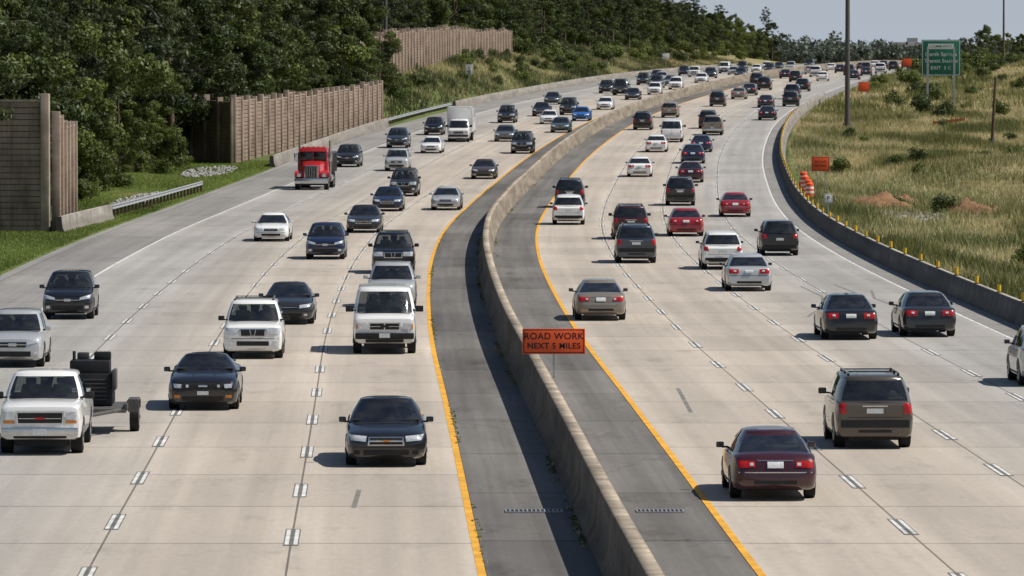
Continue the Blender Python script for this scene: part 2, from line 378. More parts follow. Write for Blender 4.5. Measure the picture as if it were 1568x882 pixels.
def body(mb,st,m=PAINT):
    st=sorted(st,key=lambda r:-r[0]);rows=[]
    for (y,hw,zb,zt,cr) in st:
        h=zt-zb
        half=[(0,zb),(hw*.84,zb),(hw*.95,zb+.05),(hw*.985,zb+.25*h),(hw,zb+.48*h),(hw*.99,zb+.66*h),(hw*.965,zb+.80*h),(hw*.955,zt-.06),(hw*.90,zt-.015),(hw*.80,zt+cr*.25),(hw*.45,zt+cr*.8),(0,zt+cr)]
        rows.append([(x,y,z) for x,z in half]+[(-x,y,z) for x,z in half[-2:0:-1]])
    loft(mb,rows,m)
def green(mb,g,solid=()):
    yf,yr,zf,zr,w=g['yf'],g['yr'],g['zf'],g['zr'],g['w'];yft,yrt,zt,wt=g['yft'],g['yrt'],g['zt'],g['wt'];yB=g.get('yB',0.);cp=g.get('cp',.35);pa=g.get('pa',.12)
    def ring(yf,yr,w,yB,z0,z1,k):
        P=[(0,yf),(.55*w,yf-.05*k),(.90*w,yf-.16*k),(w,yf-.16*k-pa),(w,yB+.05),(w,yB-.05),(w,yr+cp),(.90*w,yr+.09),(.5*w,yr+.02),(0,yr)]
        return [(x,y,z0+(z1-z0)*(yf-y)/(yf-yr)) for x,y in P]
    A=ring(yf,yr,w,yB,zf,zr,1.3);B=ring(yft,yrt,wt,yB-.05,zt-.01,zt-.03,.6)
    rows=[]
    for t in (0,.07,.35,.65,.90,1.):
        rr=[];bow=.035*math.sin(math.pi*min(1,t))
        for a,b in zip(A,B):
            x=a[0]+(b[0]-a[0])*t;rr.append((x*(1+bow) ,a[1]+(b[1]-a[1])*t,a[2]+(b[2]-a[2])*t))
        rows.append(rr)
    cy=(yft+yrt)/2
    for s,dz in ((.95,.028),(.82,.05),(.5,.07)):
        rows.append([(x*s,cy+(y-cy)*(1-(1-s)*.45),z+dz) for x,y,z in B])
    n=len(A)
    def full(r): return r+[(-x,y,z) for x,y,z in r[-2:0:-1]]
    R=[full(r) for r in rows];nn=len(R[0])
    def mi(i,j):
        jj=j if j<n-1 else nn-1-j
        if 1<=i<=3:
            if jj in solid: return PAINT
            if jj in (0,1,3,5,7,8): return GL
            if jj==4 and 6 not in solid and g.get('dark_b',True): return TR
        return PAINT
    loft(mb,R,mi,True,False)
    last=R[-1];mb.add(last,[(i,i+1,nn-1-i,(nn-i)%nn) for i in range(0,n-1)],PAINT,True)
def interior(mb,g,solid):
    zb=max(g['zf'],g['zr'])+.06;zt=g['zt'];hh=zt-zb
    mb.box((0,(g['yf']-.28+g['yr']+.25)/2,zb-.02),(g['w']*1.78,g['yf']-g['yr']-.55,.03),IN)
    yb=g['yft']-.75
    for s in (1,-1):
        mb.box((s*.37,yb,zb+hh*.22),(.50,.14,hh*.46),SE,.05,(.85,.8));mb.box((s*.37,yb,zb+hh*.60),(.26,.10,hh*.26),SE,.04)
    if g['yft']-g['yrt']>1.2:
        yr=max(g['yr']+.75,yb-1.0);mb.box((0,yr,zb+hh*.14),(1.2,.14,hh*.26),SE,.05)
        for s in (1,-1): mb.box((s*.38,yr,zb+hh*.36),(.24,.09,hh*.2),SE,.035)
    mb.cyl((-.37,g['yft']+.12,zb+.03),(-.37,g['yft']+.16,zb+.10),.17,.17,TR,14)
    mb.box((0,g['yft']-.02,zt-.12),(.2,.03,.06),TR)
def decal(mb,bv,face,q,m,mir=False,off=.008,nx=8,nz=4):
    if len(q)==4 and not isinstance(q[0],tuple): x0,x1,z0,z1=q;q=[(x0,z0),(x1,z0),(x1,z1),(x0,z1)]
    for s in ((1,-1) if mir else (1,)):
        P=[];ok=[]
        for j in range(nz+1):
            for i in range(nx+1):
                a=i/nx;b=j/nz
                u=(q[0][0]*(1-a)+q[1][0]*a)*(1-b)+(q[3][0]*(1-a)+q[2][0]*a)*b
                v=(q[0][1]*(1-a)+q[1][1]*a)*(1-b)+(q[3][1]*(1-a)+q[2][1]*a)*b
                if face=='f': o=Vector((u*s,9,v));d=Vector((0,-1,0))
                elif face=='r': o=Vector((u*s,-9,v));d=Vector((0,1,0))
                elif face=='s': o=Vector((5*s,u,v));d=Vector((-s,0,0))
                else: o=Vector((u*s,v,5));d=Vector((0,0,-1))
                h=bv.ray_cast(o,d)
                if h[0] is None: P.append((0,0,0));ok.append(False)
                else:
                    nrm=h[1];nrm=-nrm if nrm.dot(d)>0 else nrm
                    P.append(tuple(h[0]+nrm*off*.5-d*off*.7));ok.append(True)
        Fc=[f for f in ((j*(nx+1)+i,j*(nx+1)+i+1,(j+1)*(nx+1)+i+1,(j+1)*(nx+1)+i) for j in range(nz) for i in range(nx)) if all(ok[k] for k in f)]
        mb.add(P,Fc,m,True)
def arch(mb,bv,y,r,zc,m=TR):
    for s in (1,-1):
        P=[];Fc=[];n=16
        for k in range(n+1):
            t=math.pi*k/n
            for rr in (0.001,r*.6,r):
                yy=y+rr*math.cos(t);zz=max(zc+rr*math.sin(t),.12)
                h=bv.ray_cast(Vector((5*s,yy,zz)),Vector((-s,0,0)))
                P.append((h[0].x+s*.006 if h[0] and abs(h[0].x)>.5 else s*.8,yy,zz))
        for k in range(n):
            for j in range(2): Fc.append((k*3+j,k*3+j+1,(k+1)*3+j+1,(k+1)*3+j))
        mb.add(P,Fc,m,False)
def wheel(mb,x,y,r,w,side,dual=False):
    o=x;i=x-side*w
    mb.cyl((i,y,r),(o,y,r),r,r,TY,22);mb.cyl((o-side*.0,y,r),(o+side*.012,y,r),r*.93,r*.86,TY,22)
    mb.cyl((o+side*.005,y,r),(o+side*.018,y,r),r*.64,r*.60,RI,18)
    mb.cyl((o+side*.015,y,r),(o+side*.035,y,r),r*.2,r*.15,TR,10)
    for k in range(5):
        t=k*2*math.pi/5;mb.cyl((o+side*.021,y+math.cos(t)*r*.38,r+math.sin(t)*r*.38),(o+side*.022,y+math.cos(t)*r*.38,r+math.sin(t)*r*.38),r*.11,r*.11,TR,6)
def build(name,S):
    mb=MB();body(mb,S['st']);
    if 'g' in S: green(mb,S['g'],S.get('solid',()))
    bv=mb.bvh();hw=max(r[1] for r in S['st'])
    if 'g' in S: interior(mb,S['g'],S.get('solid',()))
    yf,yr,r,w=S['wh']
    for y in (yf,yr):
        arch(mb,bv,y,r*1.16,r)
        for s in (1,-1): wheel(mb,s*(hw-.03),y,r,w,s)
    mb.box((0,(yf+yr)/2,.27),(hw*1.3,(yf-yr)+1.2,.14),TR)
    for d in S['dec']:
        face,q,m=d[:3];decal(mb,bv,face,q,m,d[3] if len(d)>3 else False,d[4] if len(d)>4 else .008)
    for e in S.get('ext',[]): mb.box(*e)
    if 'mir' in S:
        my,mz,ms=S['mir'];ms*=.86
        for s in (1,-1):
            mb.box((s*(hw+.075*ms),my,mz),(.20*ms,.10,.15*ms),PAINT if not S.get('mblack') else TR,.035)
            mb.box((s*(hw+.075*ms),my-.055,mz),(.16*ms,.01,.11*ms),DG)
            mb.box((s*(hw-.05),my,mz-.05),(.14,.05,.04),TR)
    for y in S.get('seams',[]): decal(mb,bv,'s',(y-.006,y+.006,.32,S['belt']-.03),TR,True,.004,1,6)
    decal(mb,bv,'s',(yr+r*1.3,yf-r*1.3,.30,.36),TR,True,.006,8,1)
    for y in S.get('hand',[]): decal(mb,bv,'s',(y,y+.16,S['belt']-.13,S['belt']-.10),TR,True,.02,2,1)
    if 'fn' in S: S['fn'](mb,bv)
    return mb.mesh(name,VM)

SP={}
SP['sedan']=dict(st=[(2.52,.62,.34,.60,.02),(2.48,.78,.24,.68,.03),(2.36,.87,.20,.745,.03),(2.1,.91,.19,.80,.035),(1.6,.93,.19,.86,.04),(1.15,.94,.19,.93,.03),(0,.945,.19,.95,.0),(-1.3,.94,.19,.98,.0),(-1.75,.93,.2,.995,.02),(-2.25,.90,.22,.98,.02),(-2.42,.86,.26,.92,.015),(-2.50,.80,.32,.80,.01)],
 g=dict(yf=1.28,yr=-1.85,zf=.90,zr=.96,w=.86,yft=.42,yrt=-1.05,zt=1.41,wt=.62,yB=-.18,cp=.42),wh=(1.52,-1.42,.335,.23),belt=.95,mir=(.85,1.0,1.),seams=[1.0,-.2,-1.15],hand=[-.1,-1.05],
 dec=[('f',[(.46,.59),(.80,.62),(.86,.745),(.44,.71)],HD,True,.012),('f',[(-.42,.50),(.42,.50),(.40,.70),(-.40,.70)],CH,False,.010),('f',[(-.385,.525),(.385,.525),(.365,.675),(-.365,.675)],TR,False,.02),('f',(-.40,.40,.588,.618),CH,False,.028),('f',(-.07,.07,.585,.622),AM,False,.032),
  ('f',(-.52,.52,.28,.40),TR,False,.008),('f',(.60,.74,.30,.39),TR,True,.008),('f',(-.76,.76,.455,.468),TR,False,.006),('t',[(.60,1.2),(.615,1.2),(.545,2.3),(.53,2.3)],TR,True,.003),('t',(-.72,.72,1.24,1.33),TR,False,.006),
  ('r',[(.42,.72),(.80,.72),(.82,.90),(.42,.90)],TL,True,.012),('r',(-.17,.17,.74,.87),PL,False,.02),('r',(-.78,.78,.64,.655),TR,False,.006),('r',(-.5,.5,.33,.42),TR,False,.008),('r',(.52,.62,.80,.86),HD,True,.018),('t',(-.72,.72,-2.24,-2.225),TR,False,.004)],
 ext=[((0,-1.62,1.02),(.35,.04,.03),TL)])
SP['sedan_round']=dict(st=[(2.46,.55,.36,.58,.03),(2.42,.74,.26,.66,.04),(2.3,.85,.20,.73,.05),(2.0,.90,.19,.80,.05),(1.5,.915,.19,.87,.05),(1.1,.92,.19,.91,.04),(0,.925,.19,.94,.0),(-1.3,.92,.19,.97,.0),(-1.7,.91,.2,.985,.03),(-2.15,.89,.22,.97,.04),(-2.36,.85,.26,.90,.03),(-2.46,.78,.32,.76,.02),(-2.50,.70,.36,.62,.01)],
 g=dict(yf=1.32,yr=-1.95,zf=.88,zr=.95,w=.845,yft=.35,yrt=-1.0,zt=1.37,wt=.58,yB=-.15,cp=.5),wh=(1.45,-1.40,.325,.22),belt=.94,mir=(.85,.98,1.),seams=[1.0,-.2,-1.1],hand=[-.1,-1.0],
 dec=[('f',[(.40,.58),(.76,.62),(.82,.74),(.42,.69)],HD,True,.012),('f',[(-.36,.55),(.36,.55),(.34,.67),(-.34,.67)],TR,False,.012),('f',(-.34,.34,.60,.62),CH,False,.02),
  ('f',(-.48,.48,.30,.41),TR,False,.008),('f',(.56,.68,.31,.39),HD,True,.008),('f',(-.72,.72,.47,.482),TR,False,.006),('t',[(.58,1.15),(.592,1.15),(.50,2.2),(.488,2.2)],TR,True,.003),('t',(-.7,.7,1.26,1.34),TR,False,.006),
  ('r',[(.42,.72),(.78,.70),(.81,.86),(.44,.84)],TL,True,.012),('r',(-.17,.17,.70,.83),PL,False,.02),('r',(-.38,.38,.845,.862),CH,False,.016),('r',(-.78,.78,.60,.62),CH,False,.010),('r',(-.45,.45,.36,.44),TR,False,.008),('r',(.46,.54,.75,.81),HD,True,.018)],
 ext=[((0,-1.7,1.01),(.3,.04,.03),TL)])
SP['coupe']=dict(st=[(2.38,.66,.36,.66,.01),(2.34,.82,.24,.76,.02),(2.22,.90,.18,.82,.03),(1.9,.93,.17,.87,.05),(1.2,.94,.17,.93,.06),(.9,.94,.17,.95,.05),(0,.94,.17,.96,.0),(-1.2,.95,.18,1.0,.0),(-1.6,.95,.19,1.03,.0),(-2.1,.93,.22,1.02,.01),(-2.3,.89,.27,.97,.01),(-2.38,.84,.34,.85,.0)],
 g=dict(yf=1.05,yr=-1.75,zf=.92,zr=1.0,w=.85,yft=.25,yrt=-.85,zt=1.36,wt=.58,yB=-.45,cp=.6),wh=(1.45,-1.28,.35,.25),belt=.96,mir=(.72,1.02,1.),seams=[.85,-.5],hand=[-.35],
 dec=[('f',[(-.80,.56),(.80,.56),(.82,.75),(-.82,.75)],TR,False,.010),('f',[(.58,.60),(.76,.61),(.78,.72),(.56,.70)],HD,True,.022),('f',(.38,.45,.62,.69),HD,True,.022),('f',(-.12,.12,.635,.685),CH,False,.024),('f',(-.55,.55,.26,.38),TR,False,.008),('f',(-.15,.15,.42,.52),PL,False,.02),('f',(.60,.76,.34,.42),AM,True,.01),
  ('t',[(.3,1.2),(.33,1.2),(.28,2.2),(.25,2.2)],TR,True,.004),('t',(-.7,.7,1.02,1.12),TR,False,.006),
  ('r',(.40,.80,.74,.92),TL,True,.012),('r',(-.39,.39,.74,.92),TR,False,.010),('r',(-.16,.16,.50,.62),PL,False,.02),('r',(-.6,.6,.30,.40),TR,False,.008)],
 ext=[((0,-2.2,1.10),(1.5,.22,.035),PAINT,.015),((.6,-2.2,1.05),(.05,.12,.1),PAINT),((-.6,-2.2,1.05),(.05,.12,.1),PAINT)])
def rack(mb,bv,h=1.80,x=.60,y0=-1.8,y1=.3):
    for s in (1,-1):
        mb.cyl((s*x,y0,h),(s*x,y1,h),.022,.022,CH,8)
        for y in (y0,(y0+y1)/2,y1): mb.box((s*x,y,h-.04),(.05,.12,.07),TR)
    for y in (y0+.4,y1-.5): mb.box((0,y,h+.01),(2*x,.05,.025),TR)
SP['suv']=dict(st=[(2.40,.74,.40,.88,.0),(2.37,.84,.30,.98,.01),(2.28,.90,.25,1.03,.02),(2.0,.92,.24,1.07,.03),(1.2,.93,.24,1.12,.03),(.9,.935,.24,1.14,.0),(0,.94,.24,1.15,.0),(-1.6,.94,.24,1.16,.0),(-2.15,.93,.27,1.15,.0),(-2.32,.90,.31,1.12,.0),(-2.38,.86,.40,1.05,.0)],
 g=dict(yf=1.25,yr=-2.34,zf=1.09,zr=1.12,w=.885,yft=.62,yrt=-2.12,zt=1.72,wt=.70,yB=-.15,cp=.30),wh=(1.45,-1.42,.39,.25),belt=1.14,mir=(.95,1.22,1.15),mblack=True,seams=[1.0,-.2,-1.2],hand=[-.1,-1.05],
 dec=[('f',[(.44,.78),(.84,.78),(.86,.97),(.44,.97)],HD,True,.012),('f',[(-.40,.70),(.40,.70),(.42,.95),(-.42,.95)],CH,False,.010),('f',[(-.36,.73),(-.06,.73),(-.11,.92),(-.37,.92)],TR,True,.02),('f',[(-.05,.74),(.05,.74),(.07,.92),(-.07,.92)],TR,False,.02),
  ('f',(-.5,.5,.42,.56),TR,False,.010),('f',(-.80,.80,.63,.65),TR,False,.006),('f',(.60,.76,.44,.56),HD,True,.010),('t',(-.75,.75,1.22,1.32),TR,False,.006),
  ('r',[(.68,.85),(.86,.85),(.86,1.10),(.70,1.10)],TL,True,.014),('r',(-.20,.20,.86,.98),PL,False,.02),('r',(-.82,.82,.52,.70),TR,False,.014),('r',(-.3,.3,1.02,1.05),CH,False,.012),('r',(-.66,.66,.76,.772),TR,False,.006),('r',(-.4,.4,.40,.46),TR,False,.008)],
 fn=lambda mb,bv: rack(mb,bv))
SP['crossover']=dict(st=[(2.32,.68,.38,.72,.02),(2.28,.80,.28,.84,.03),(2.15,.88,.23,.92,.04),(1.8,.91,.22,.99,.05),(1.3,.92,.22,1.05,.04),(.9,.92,.22,1.08,.0),(0,.925,.22,1.08,.0),(-1.4,.925,.22,1.11,.0),(-1.95,.91,.25,1.10,.0),(-2.2,.88,.30,1.06,.0),(-2.30,.82,.38,.95,.0)],
 g=dict(yf=1.35,yr=-2.22,zf=1.02,zr=1.08,w=.865,yft=.50,yrt=-1.85,zt=1.62,wt=.66,yB=-.15,cp=.42),wh=(1.40,-1.32,.36,.23),belt=1.08,mir=(.95,1.14,1.05),seams=[1.0,-.2,-1.1],hand=[-.1,-1.0],
 dec=[('f',[(.42,.70),(.80,.76),(.85,.90),(.46,.80)],HD,True,.012),('f',[(-.40,.62),(.40,.62),(.42,.78),(-.42,.78)],TR,False,.010),('f',(-.40,.40,.69,.715),CH,False,.02),('f',(-.12,.12,.655,.75),CH,False,.022),
  ('f',(-.55,.55,.34,.50),TR,False,.010),('f',(.62,.76,.40,.50),HD,True,.010),('t',(-.72,.72,1.30,1.40),TR,False,.006),
  ('r',[(.62,.82),(.84,.86),(.84,1.06),(.66,1.02)],TL,True,.014),('r',(-.18,.18,.74,.86),PL,False,.02),('r',(-.78,.78,.36,.54),TR,False,.012),('r',(-.66,.66,.68,.692),TR,False,.006)])
def bed(mb,bv):
    mb.box((0,-2.0,1.20),(1.60,1.75,.03),TR);
    for s in (1,-1): mb.box((s*.86,-2.0,1.225),(.12,1.85,.05),PAINT,.02)
    mb.box((0,-2.88,1.215),(1.8,.08,.05),PAINT,.02);mb.box((0,3.0,.56),(1.80,.16,.2),CH,.03);mb.box((0,-3.0,.58),(1.75,.2,.18),CH,.03)
    mb.box((0,3.085,.55),(.32,.02,.14),PL)
SP['pickup']=dict(st=[(2.93,.86,.45,1.05,.0),(2.90,.92,.38,1.13,.01),(2.75,.96,.36,1.17,.03),(2.2,.98,.35,1.21,.04),(1.4,.99,.35,1.24,.03),(1.2,.99,.35,1.24,.0),(0,.99,.35,1.25,.0),(-1.0,.99,.35,1.24,.0),(-2.85,.99,.38,1.21,.0),(-2.93,.95,.45,1.19,.0)],
 g=dict(yf=1.50,yr=-1.02,zf=1.20,zr=1.22,w=.93,yft=.80,yrt=-.85,zt=1.82,wt=.74,yB=.15,cp=.15),wh=(1.95,-1.75,.41,.27),belt=1.23,mir=(1.2,1.32,1.35),mblack=True,seams=[1.25,.1,-.98],hand=[.2,-.8],
 dec=[('f',[(-.56,.72),(.56,.72),(.58,1.04),(-.58,1.04)],CH,False,.012),('f',[(-.51,.76),(.51,.76),(.53,1.0),(-.53,1.0)],TR,False,.03),('f',(-.50,.50,.86,.875),CH,False,.04),('f',(-.12,.12,.84,.90),TL,False,.048),('f',(.60,.86,.84,1.02),HD,True,.014),('f',(.60,.86,.75,.82),AM,True,.012),('f',(-.62,.62,.40,.46),TR,False,.02),('t',(-.80,.80,1.46,1.56),TR,False,.006),
  ('r',(.80,.93,.82,1.10),TL,True,.014),('r',(-.16,.16,.70,.82),PL,False,.02),('r',(-.78,.78,.74,.752),TR,False,.006),('r',(-.14,.14,1.02,1.08),TR,False,.01)],fn=bed)
SP['van']=dict(st=[(2.72,.86,.42,1.02,.0),(2.69,.93,.36,1.12,.01),(2.5,.97,.33,1.19,.02),(2.1,.99,.33,1.26,.02),(1.8,1.,.33,1.28,.0),(0,1.01,.33,1.28,.0),(-2.4,1.0,.35,1.28,.0),(-2.65,.97,.38,1.24,.0),(-2.70,.93,.45,1.15,.0)],
 g=dict(yf=2.08,yr=-2.66,zf=1.22,zr=1.20,w=.975,yft=1.45,yrt=-2.50,zt=2.03,wt=.82,yB=.55,cp=.20,pa=.15),wh=(1.85,-1.65,.39,.25),belt=1.26,mir=(1.7,1.40,1.5),mblack=True,seams=[1.6,.5,-.7],hand=[.6],
 dec=[('f',[(-.50,.76),(.50,.76),(.50,1.0),(-.50,1.0)],CH,False,.012),('f',(-.46,-.02,.785,.87),TR,False,.03),('f',(.02,.46,.785,.87),TR,False,.03),('f',(-.46,-.02,.89,.975),TR,False,.03),('f',(.02,.46,.89,.975),TR,False,.03),('f',(-.13,.13,.85,.92),TR,False,.04),('f',(.58,.84,.80,.98),HD,True,.014),('f',(.855,.90,.80,.96),AM,True,.014),('t',(-.82,.82,2.05,2.13),TR,False,.006),('f',(-.6,.6,.38,.47),TR,False,.03),
  ('r',(.84,.92,.85,1.12),TL,True,.014),('r',(-.16,.16,.72,.84),PL,False,.02),('r',(-.006,.006,.5,1.15),TR,False,.01)],
 ext=[((0,2.76,.58),(1.86,.14,.19),TR,.03),((0,-2.76,.55),(1.8,.14,.18),CH,.03),((0,2.84,.60),(.34,.02,.14),PL)])
S=dict(SP['van']);S['solid']=(5,6);SP['cargo_van']=S
def boxbody(mb,bv):
    mb.box((0,-1.9,1.98),(2.3,4.6,2.35),WH,.03);mb.box((0,.42,3.10),(2.0,.06,.1),WH)
    for s in (1,-1):
        mb.box((s*1.16,-1.9,.84),(.03,4.6,.08),ST);wheel(mb,s*1.05,-2.4,.42,.5,s)
        mb.box((s*1.152,-1.9,3.13),(.02,4.6,.06),CH);mb.box((s*1.13,.405,1.98),(.06,.02,2.3),CH)
    mb.box((0,-1.9,.72),(1.0,4.8,.2),ST);mb.box((0,-4.215,2.0),(2.0,.03,2.1),CH);mb.box((0,-4.25,.6),(2.1,.1,.12),ST)
    for s in (1,-1): mb.box((s*.95,-4.23,.85),(.2,.04,.1),TL)
SP['box_truck']=dict(st=[(2.72,.86,.42,1.02,.0),(2.69,.93,.36,1.12,.01),(2.5,.97,.33,1.19,.02),(2.1,.99,.33,1.26,.02),(1.8,1.,.33,1.28,.0),(.5,1.,.33,1.28,.0),(.45,1.0,.35,1.28,.0)],
 g=dict(yf=2.08,yr=.44,zf=1.22,zr=1.24,w=.975,yft=1.45,yrt=.46,zt=2.03,wt=.82,yB=.75,cp=.1),wh=(1.85,-2.4,.40,.26),belt=1.26,mir=(1.7,1.45,1.6),mblack=True,seams=[1.6,.6],
 dec=SP['van']['dec'][:8]+[('f',(.58,.86,.82,.98),HD,True,.014)],ext=[((0,2.76,.58),(1.86,.14,.19),TR,.03)],fn=boxbody)
VMESH={k:build(k,v) for k,v in SP.items()}
def semi():
    mb=MB()
    rows=[]
    for y,hw,z0,z1 in ((4.1,.52,.75,1.62),(4.05,.60,.72,1.72),(3.6,.66,.70,1.80),(2.3,.82,.70,1.95)):
        half=[(0,z0),(hw,z0),(hw,z1-.18),(hw*.9,z1-.05),(hw*.7,z1),(0,z1+.03)]
        rows.append([(x,y,z) for x,z in half]+[(-x,y,z) for x,z in half[-2:0:-1]])
    loft(mb,rows,PAINT)
    mb.box((0,1.45,1.80),(2.05,1.75,2.0),PAINT,.08,(.94,.9));mb.box((0,1.5,2.82),(1.7,1.2,.12),PAINT,.05)
    for s in (1,-1):
        mb.box((s*.47,2.285,2.28),(.86,.04,.58),DG,.01);mb.box((s*1.005,1.6,2.25),(.03,.9,.6),DG,.01)
        pts=[(4.15,1.0),(4.1,1.18),(3.8,1.30),(3.3,1.32),(2.9,1.2),(2.6,.8)]
        for (a,b),(c,d) in zip(pts,pts[1:]):
            V=[(s*.62,a,b),(s*1.16,a,b),(s*1.16,c,d),(s*.62,c,d),(s*.62,a,b-.08),(s*1.16,a,b-.08),(s*1.16,c,d-.08),(s*.62,c,d-.08)]
            mb.add(V,[(0,1,2,3),(4,5,6,7),(1,5,6,2),(0,4,5,1),(3,2,6,7)],PAINT)
        wheel(mb,s*1.14,3.35,.52,.3,s)
        mb.box((s*.86,4.12,1.02),(.26,.16,.26),CH,.04);mb.box((s*.86,4.21,1.02),(.2,.02,.18),HD)
        mb.cyl((s*1.05,.45,1.0),(s*1.05,.45,3.3),.09,.09,CH,12);mb.cyl((s*.98,.7,.75),(s*.98,2.1,.75),.3,.3,CH,16)
        mb.box((s*1.22,2.35,2.2),(.2,.08,.55),CH,.02);mb.cyl((s*.98,2.2,2.5),(s*1.25,2.35,2.45),.02,.02,CH,6);mb.cyl((s*.98,2.2,1.9),(s*1.25,2.35,1.95),.02,.02,CH,6)
        for y in (-1.6,-2.95): wheel(mb,s*1.14,y,.52,.55,s)
        mb.box((s*.4,-1,.95),(.1,5,.25),ST)
    mb.box((0,4.10,1.22),(.96,.08,.92),CH,.02);mb.box((0,4.155,1.22),(.84,.02,.82),TR)
    for k in range(7): mb.box((-.36+k*.12,4.17,1.22),(.02,.02,.8),CH)
    mb.box((0,4.28,.62),(2.3,.16,.36),CH,.04);mb.box((0,4.1,.42),(1.9,.1,.2),TR)
    mb.box((0,2.36,2.62),(1.9,.25,.06),PAINT,.02);mb.box((0,2.27,1.96),(1.8,.05,.06),TR)
    for x in (-.7,-.35,0,.35,.7): mb.box((x,1.95,2.92),(.12,.1,.07),AM,.02)
    mb.box((0,-1.9,1.75),(2.3,4.2,1.3),ST,.04,(1.03,1.03));mb.box((0,-1.9,2.43),(2.42,4.35,.08),ST)
    for k in range(6):
        for s in (1,-1): mb.box((s*1.2,-3.6+k*.7,1.75),(.08,.1,1.3),ST)
    return mb.mesh('semi_truck',VM)
VMESH['semi']=semi()
def trailer():
    mb=MB()
    mb.box((0,0,.58),(1.7,3.0,.10),ST,.01)
    for s in (1,-1):
        mb.box((s*.85,0,.68),(.06,3.0,.14),ST);wheel(mb,s*1.12,.2,.36,.22,s);mb.box((s*1.0,.2,.80),(.26,1.0,.05),ST,.01)
        mb.box((s*1.0,.72,.66),(.26,.04,.30),ST);mb.box((s*1.0,-.32,.66),(.26,.04,.30),ST)
        mb.box((s*.98,-1.50,.6),(.24,.05,.2),ST);mb.box((s*.98,-1.53,.62),(.12,.02,.08),TL)
        mb.cyl((0,2.9,.55),(s*.7,1.5,.6),.05,.05,ST,8)
    mb.box((.1,-.3,1.05),(1.15,1.5,.8),TR,.05);mb.box((.1,-.1,1.60),(1.0,.9,.34),TR,.04);mb.cyl((.5,.1,1.6),(.5,.1,2.0),.04,.04,TR,8)
    mb.box((-.2,-.2,1.86),(.42,.35,.22),TR,.04);mb.box((.3,-.5,1.84),(.3,.25,.2),IN,.04)
    mb.cyl((.66,.1,1.15),(.72,.1,1.15),.3,.3,ST,14);mb.box((-.52,.2,1.3),(.1,.8,.5),ST,.02)
    for k in range(6): mb.box((.1,.455,.80+k*.10),(.85,.02,.03),ST)
    return mb.mesh('utility_trailer',VM)
VMESH['trailer']=trailer()
HALF={'sedan':2.5,'sedan_round':2.48,'coupe':2.38,'suv':2.39,'crossover':2.3,'pickup':3.0,'van':2.75,'cargo_van':2.75,'box_truck':2.8,'semi':4.3,'trailer':1.5}
NAME={'sedan':'sedan','sedan_round':'sedan','coupe':'coupe','suv':'suv','crossover':'crossover_suv','pickup':'pickup_truck','van':'passenger_van','cargo_van':'cargo_van','box_truck':'box_truck','semi':'semi_truck','trailer':'utility_trailer'}
def car(kind,col,D,off,facing,sc=1.,yaw=0.):
    Dc=D+HALF[kind]*.86 if not (facing=='R' and kind=='box_truck') else D+4.2
    sl=slope(Dc);X=float(C(Dc))+off;z=float(Z(Dc));pitch=math.atan((float(Z(Dc+1))-float(Z(Dc-1)))/2)
    o=link(bpy.data.objects.new(NAME[kind],VMESH[kind]));o.location=(X,Dc,z+.004)
    R=Matrix.Rotation(-math.atan(sl)+yaw,4,'Z')@Matrix.Rotation(pitch,4,'X')
    if facing=='F': R=R@Matrix.Rotation(math.pi,4,'Z')
    o.rotation_euler=R.to_euler();o.scale=(sc,sc,sc)
    o.material_slots[0].link='OBJECT';o.material_slots[0].material=PC[col]
    return o
Fw=[('sedan','black',130,-4.2),('coupe','black',151,-9.0),('pickup','white',134,-12.35),('crossover','silver',172,-15.35),('crossover','black',204,-15.5),('suv','white',177,-8.2),
('sedan_round','charcoal',200,-7.5),('van','white',180,-4.1),('crossover','silver',213,-3.9),('suv','black',248,-4.1),('crossover','darkblue',266,-7.5),('sedan_round','white',292,-11.1),
('sedan','charcoal',306,-6.8),('sedan','darkblue',346,-7.1),('sedan_round','silver',348,-3.6),('suv','charcoal',376,-7.5),('crossover','silver',433,-11.1),('sedan_round','brown',414,-3.7),
('semi','brightred',390,-14.5),('crossover','charcoal',443,-15.5),('crossover','slate',494,-15.0),('sedan_round','white',479,-11.1),('crossover','black',534,-14.6),('box_truck','white',512,-10.8),
('sedan','grey',513,-6.7),('suv','charcoal',478,-3.4),('suv','black',578,-10.6),('sedan','black',606,-9.),('sedan_round','white',573,-6),('sedan','teal',542,-3.1),('sedan_round','blue',586,-2.9+-.6),
('sedan','charcoal',664,-12.3),('sedan_round','white',637,-4.2),('suv','black',612,-6.5),('crossover','charcoal',736,-11.5),('van','charcoal',721,-8.5),('sedan','black',691,-4.8),('crossover','white',725,-4.5),
('sedan','silver',840,-12),('crossover','white',766,-4.6),('suv','charcoal',777,-8),('sedan','white',826,-5.2),('crossover','charcoal',883,-7.6),('sedan','white',760,-12.2),('suv','black',805,-12),('sedan_round','grey',800,-7.8),
('sedan','charcoal',900,-3.9),('suv','white',905,-11.6),('crossover','black',930,-15),('sedan','silver',945,-7.8),('sedan','black',870,-15),('van','white',980,-11.5),('suv','charcoal',985,-4.),('sedan','white',1015,-8),('suv','black',1040,-12),('crossover','silver',1060,-4.2),('sedan','charcoal',1090,-8),('sedan','white',1120,-12),('suv','charcoal',1150,-5)]
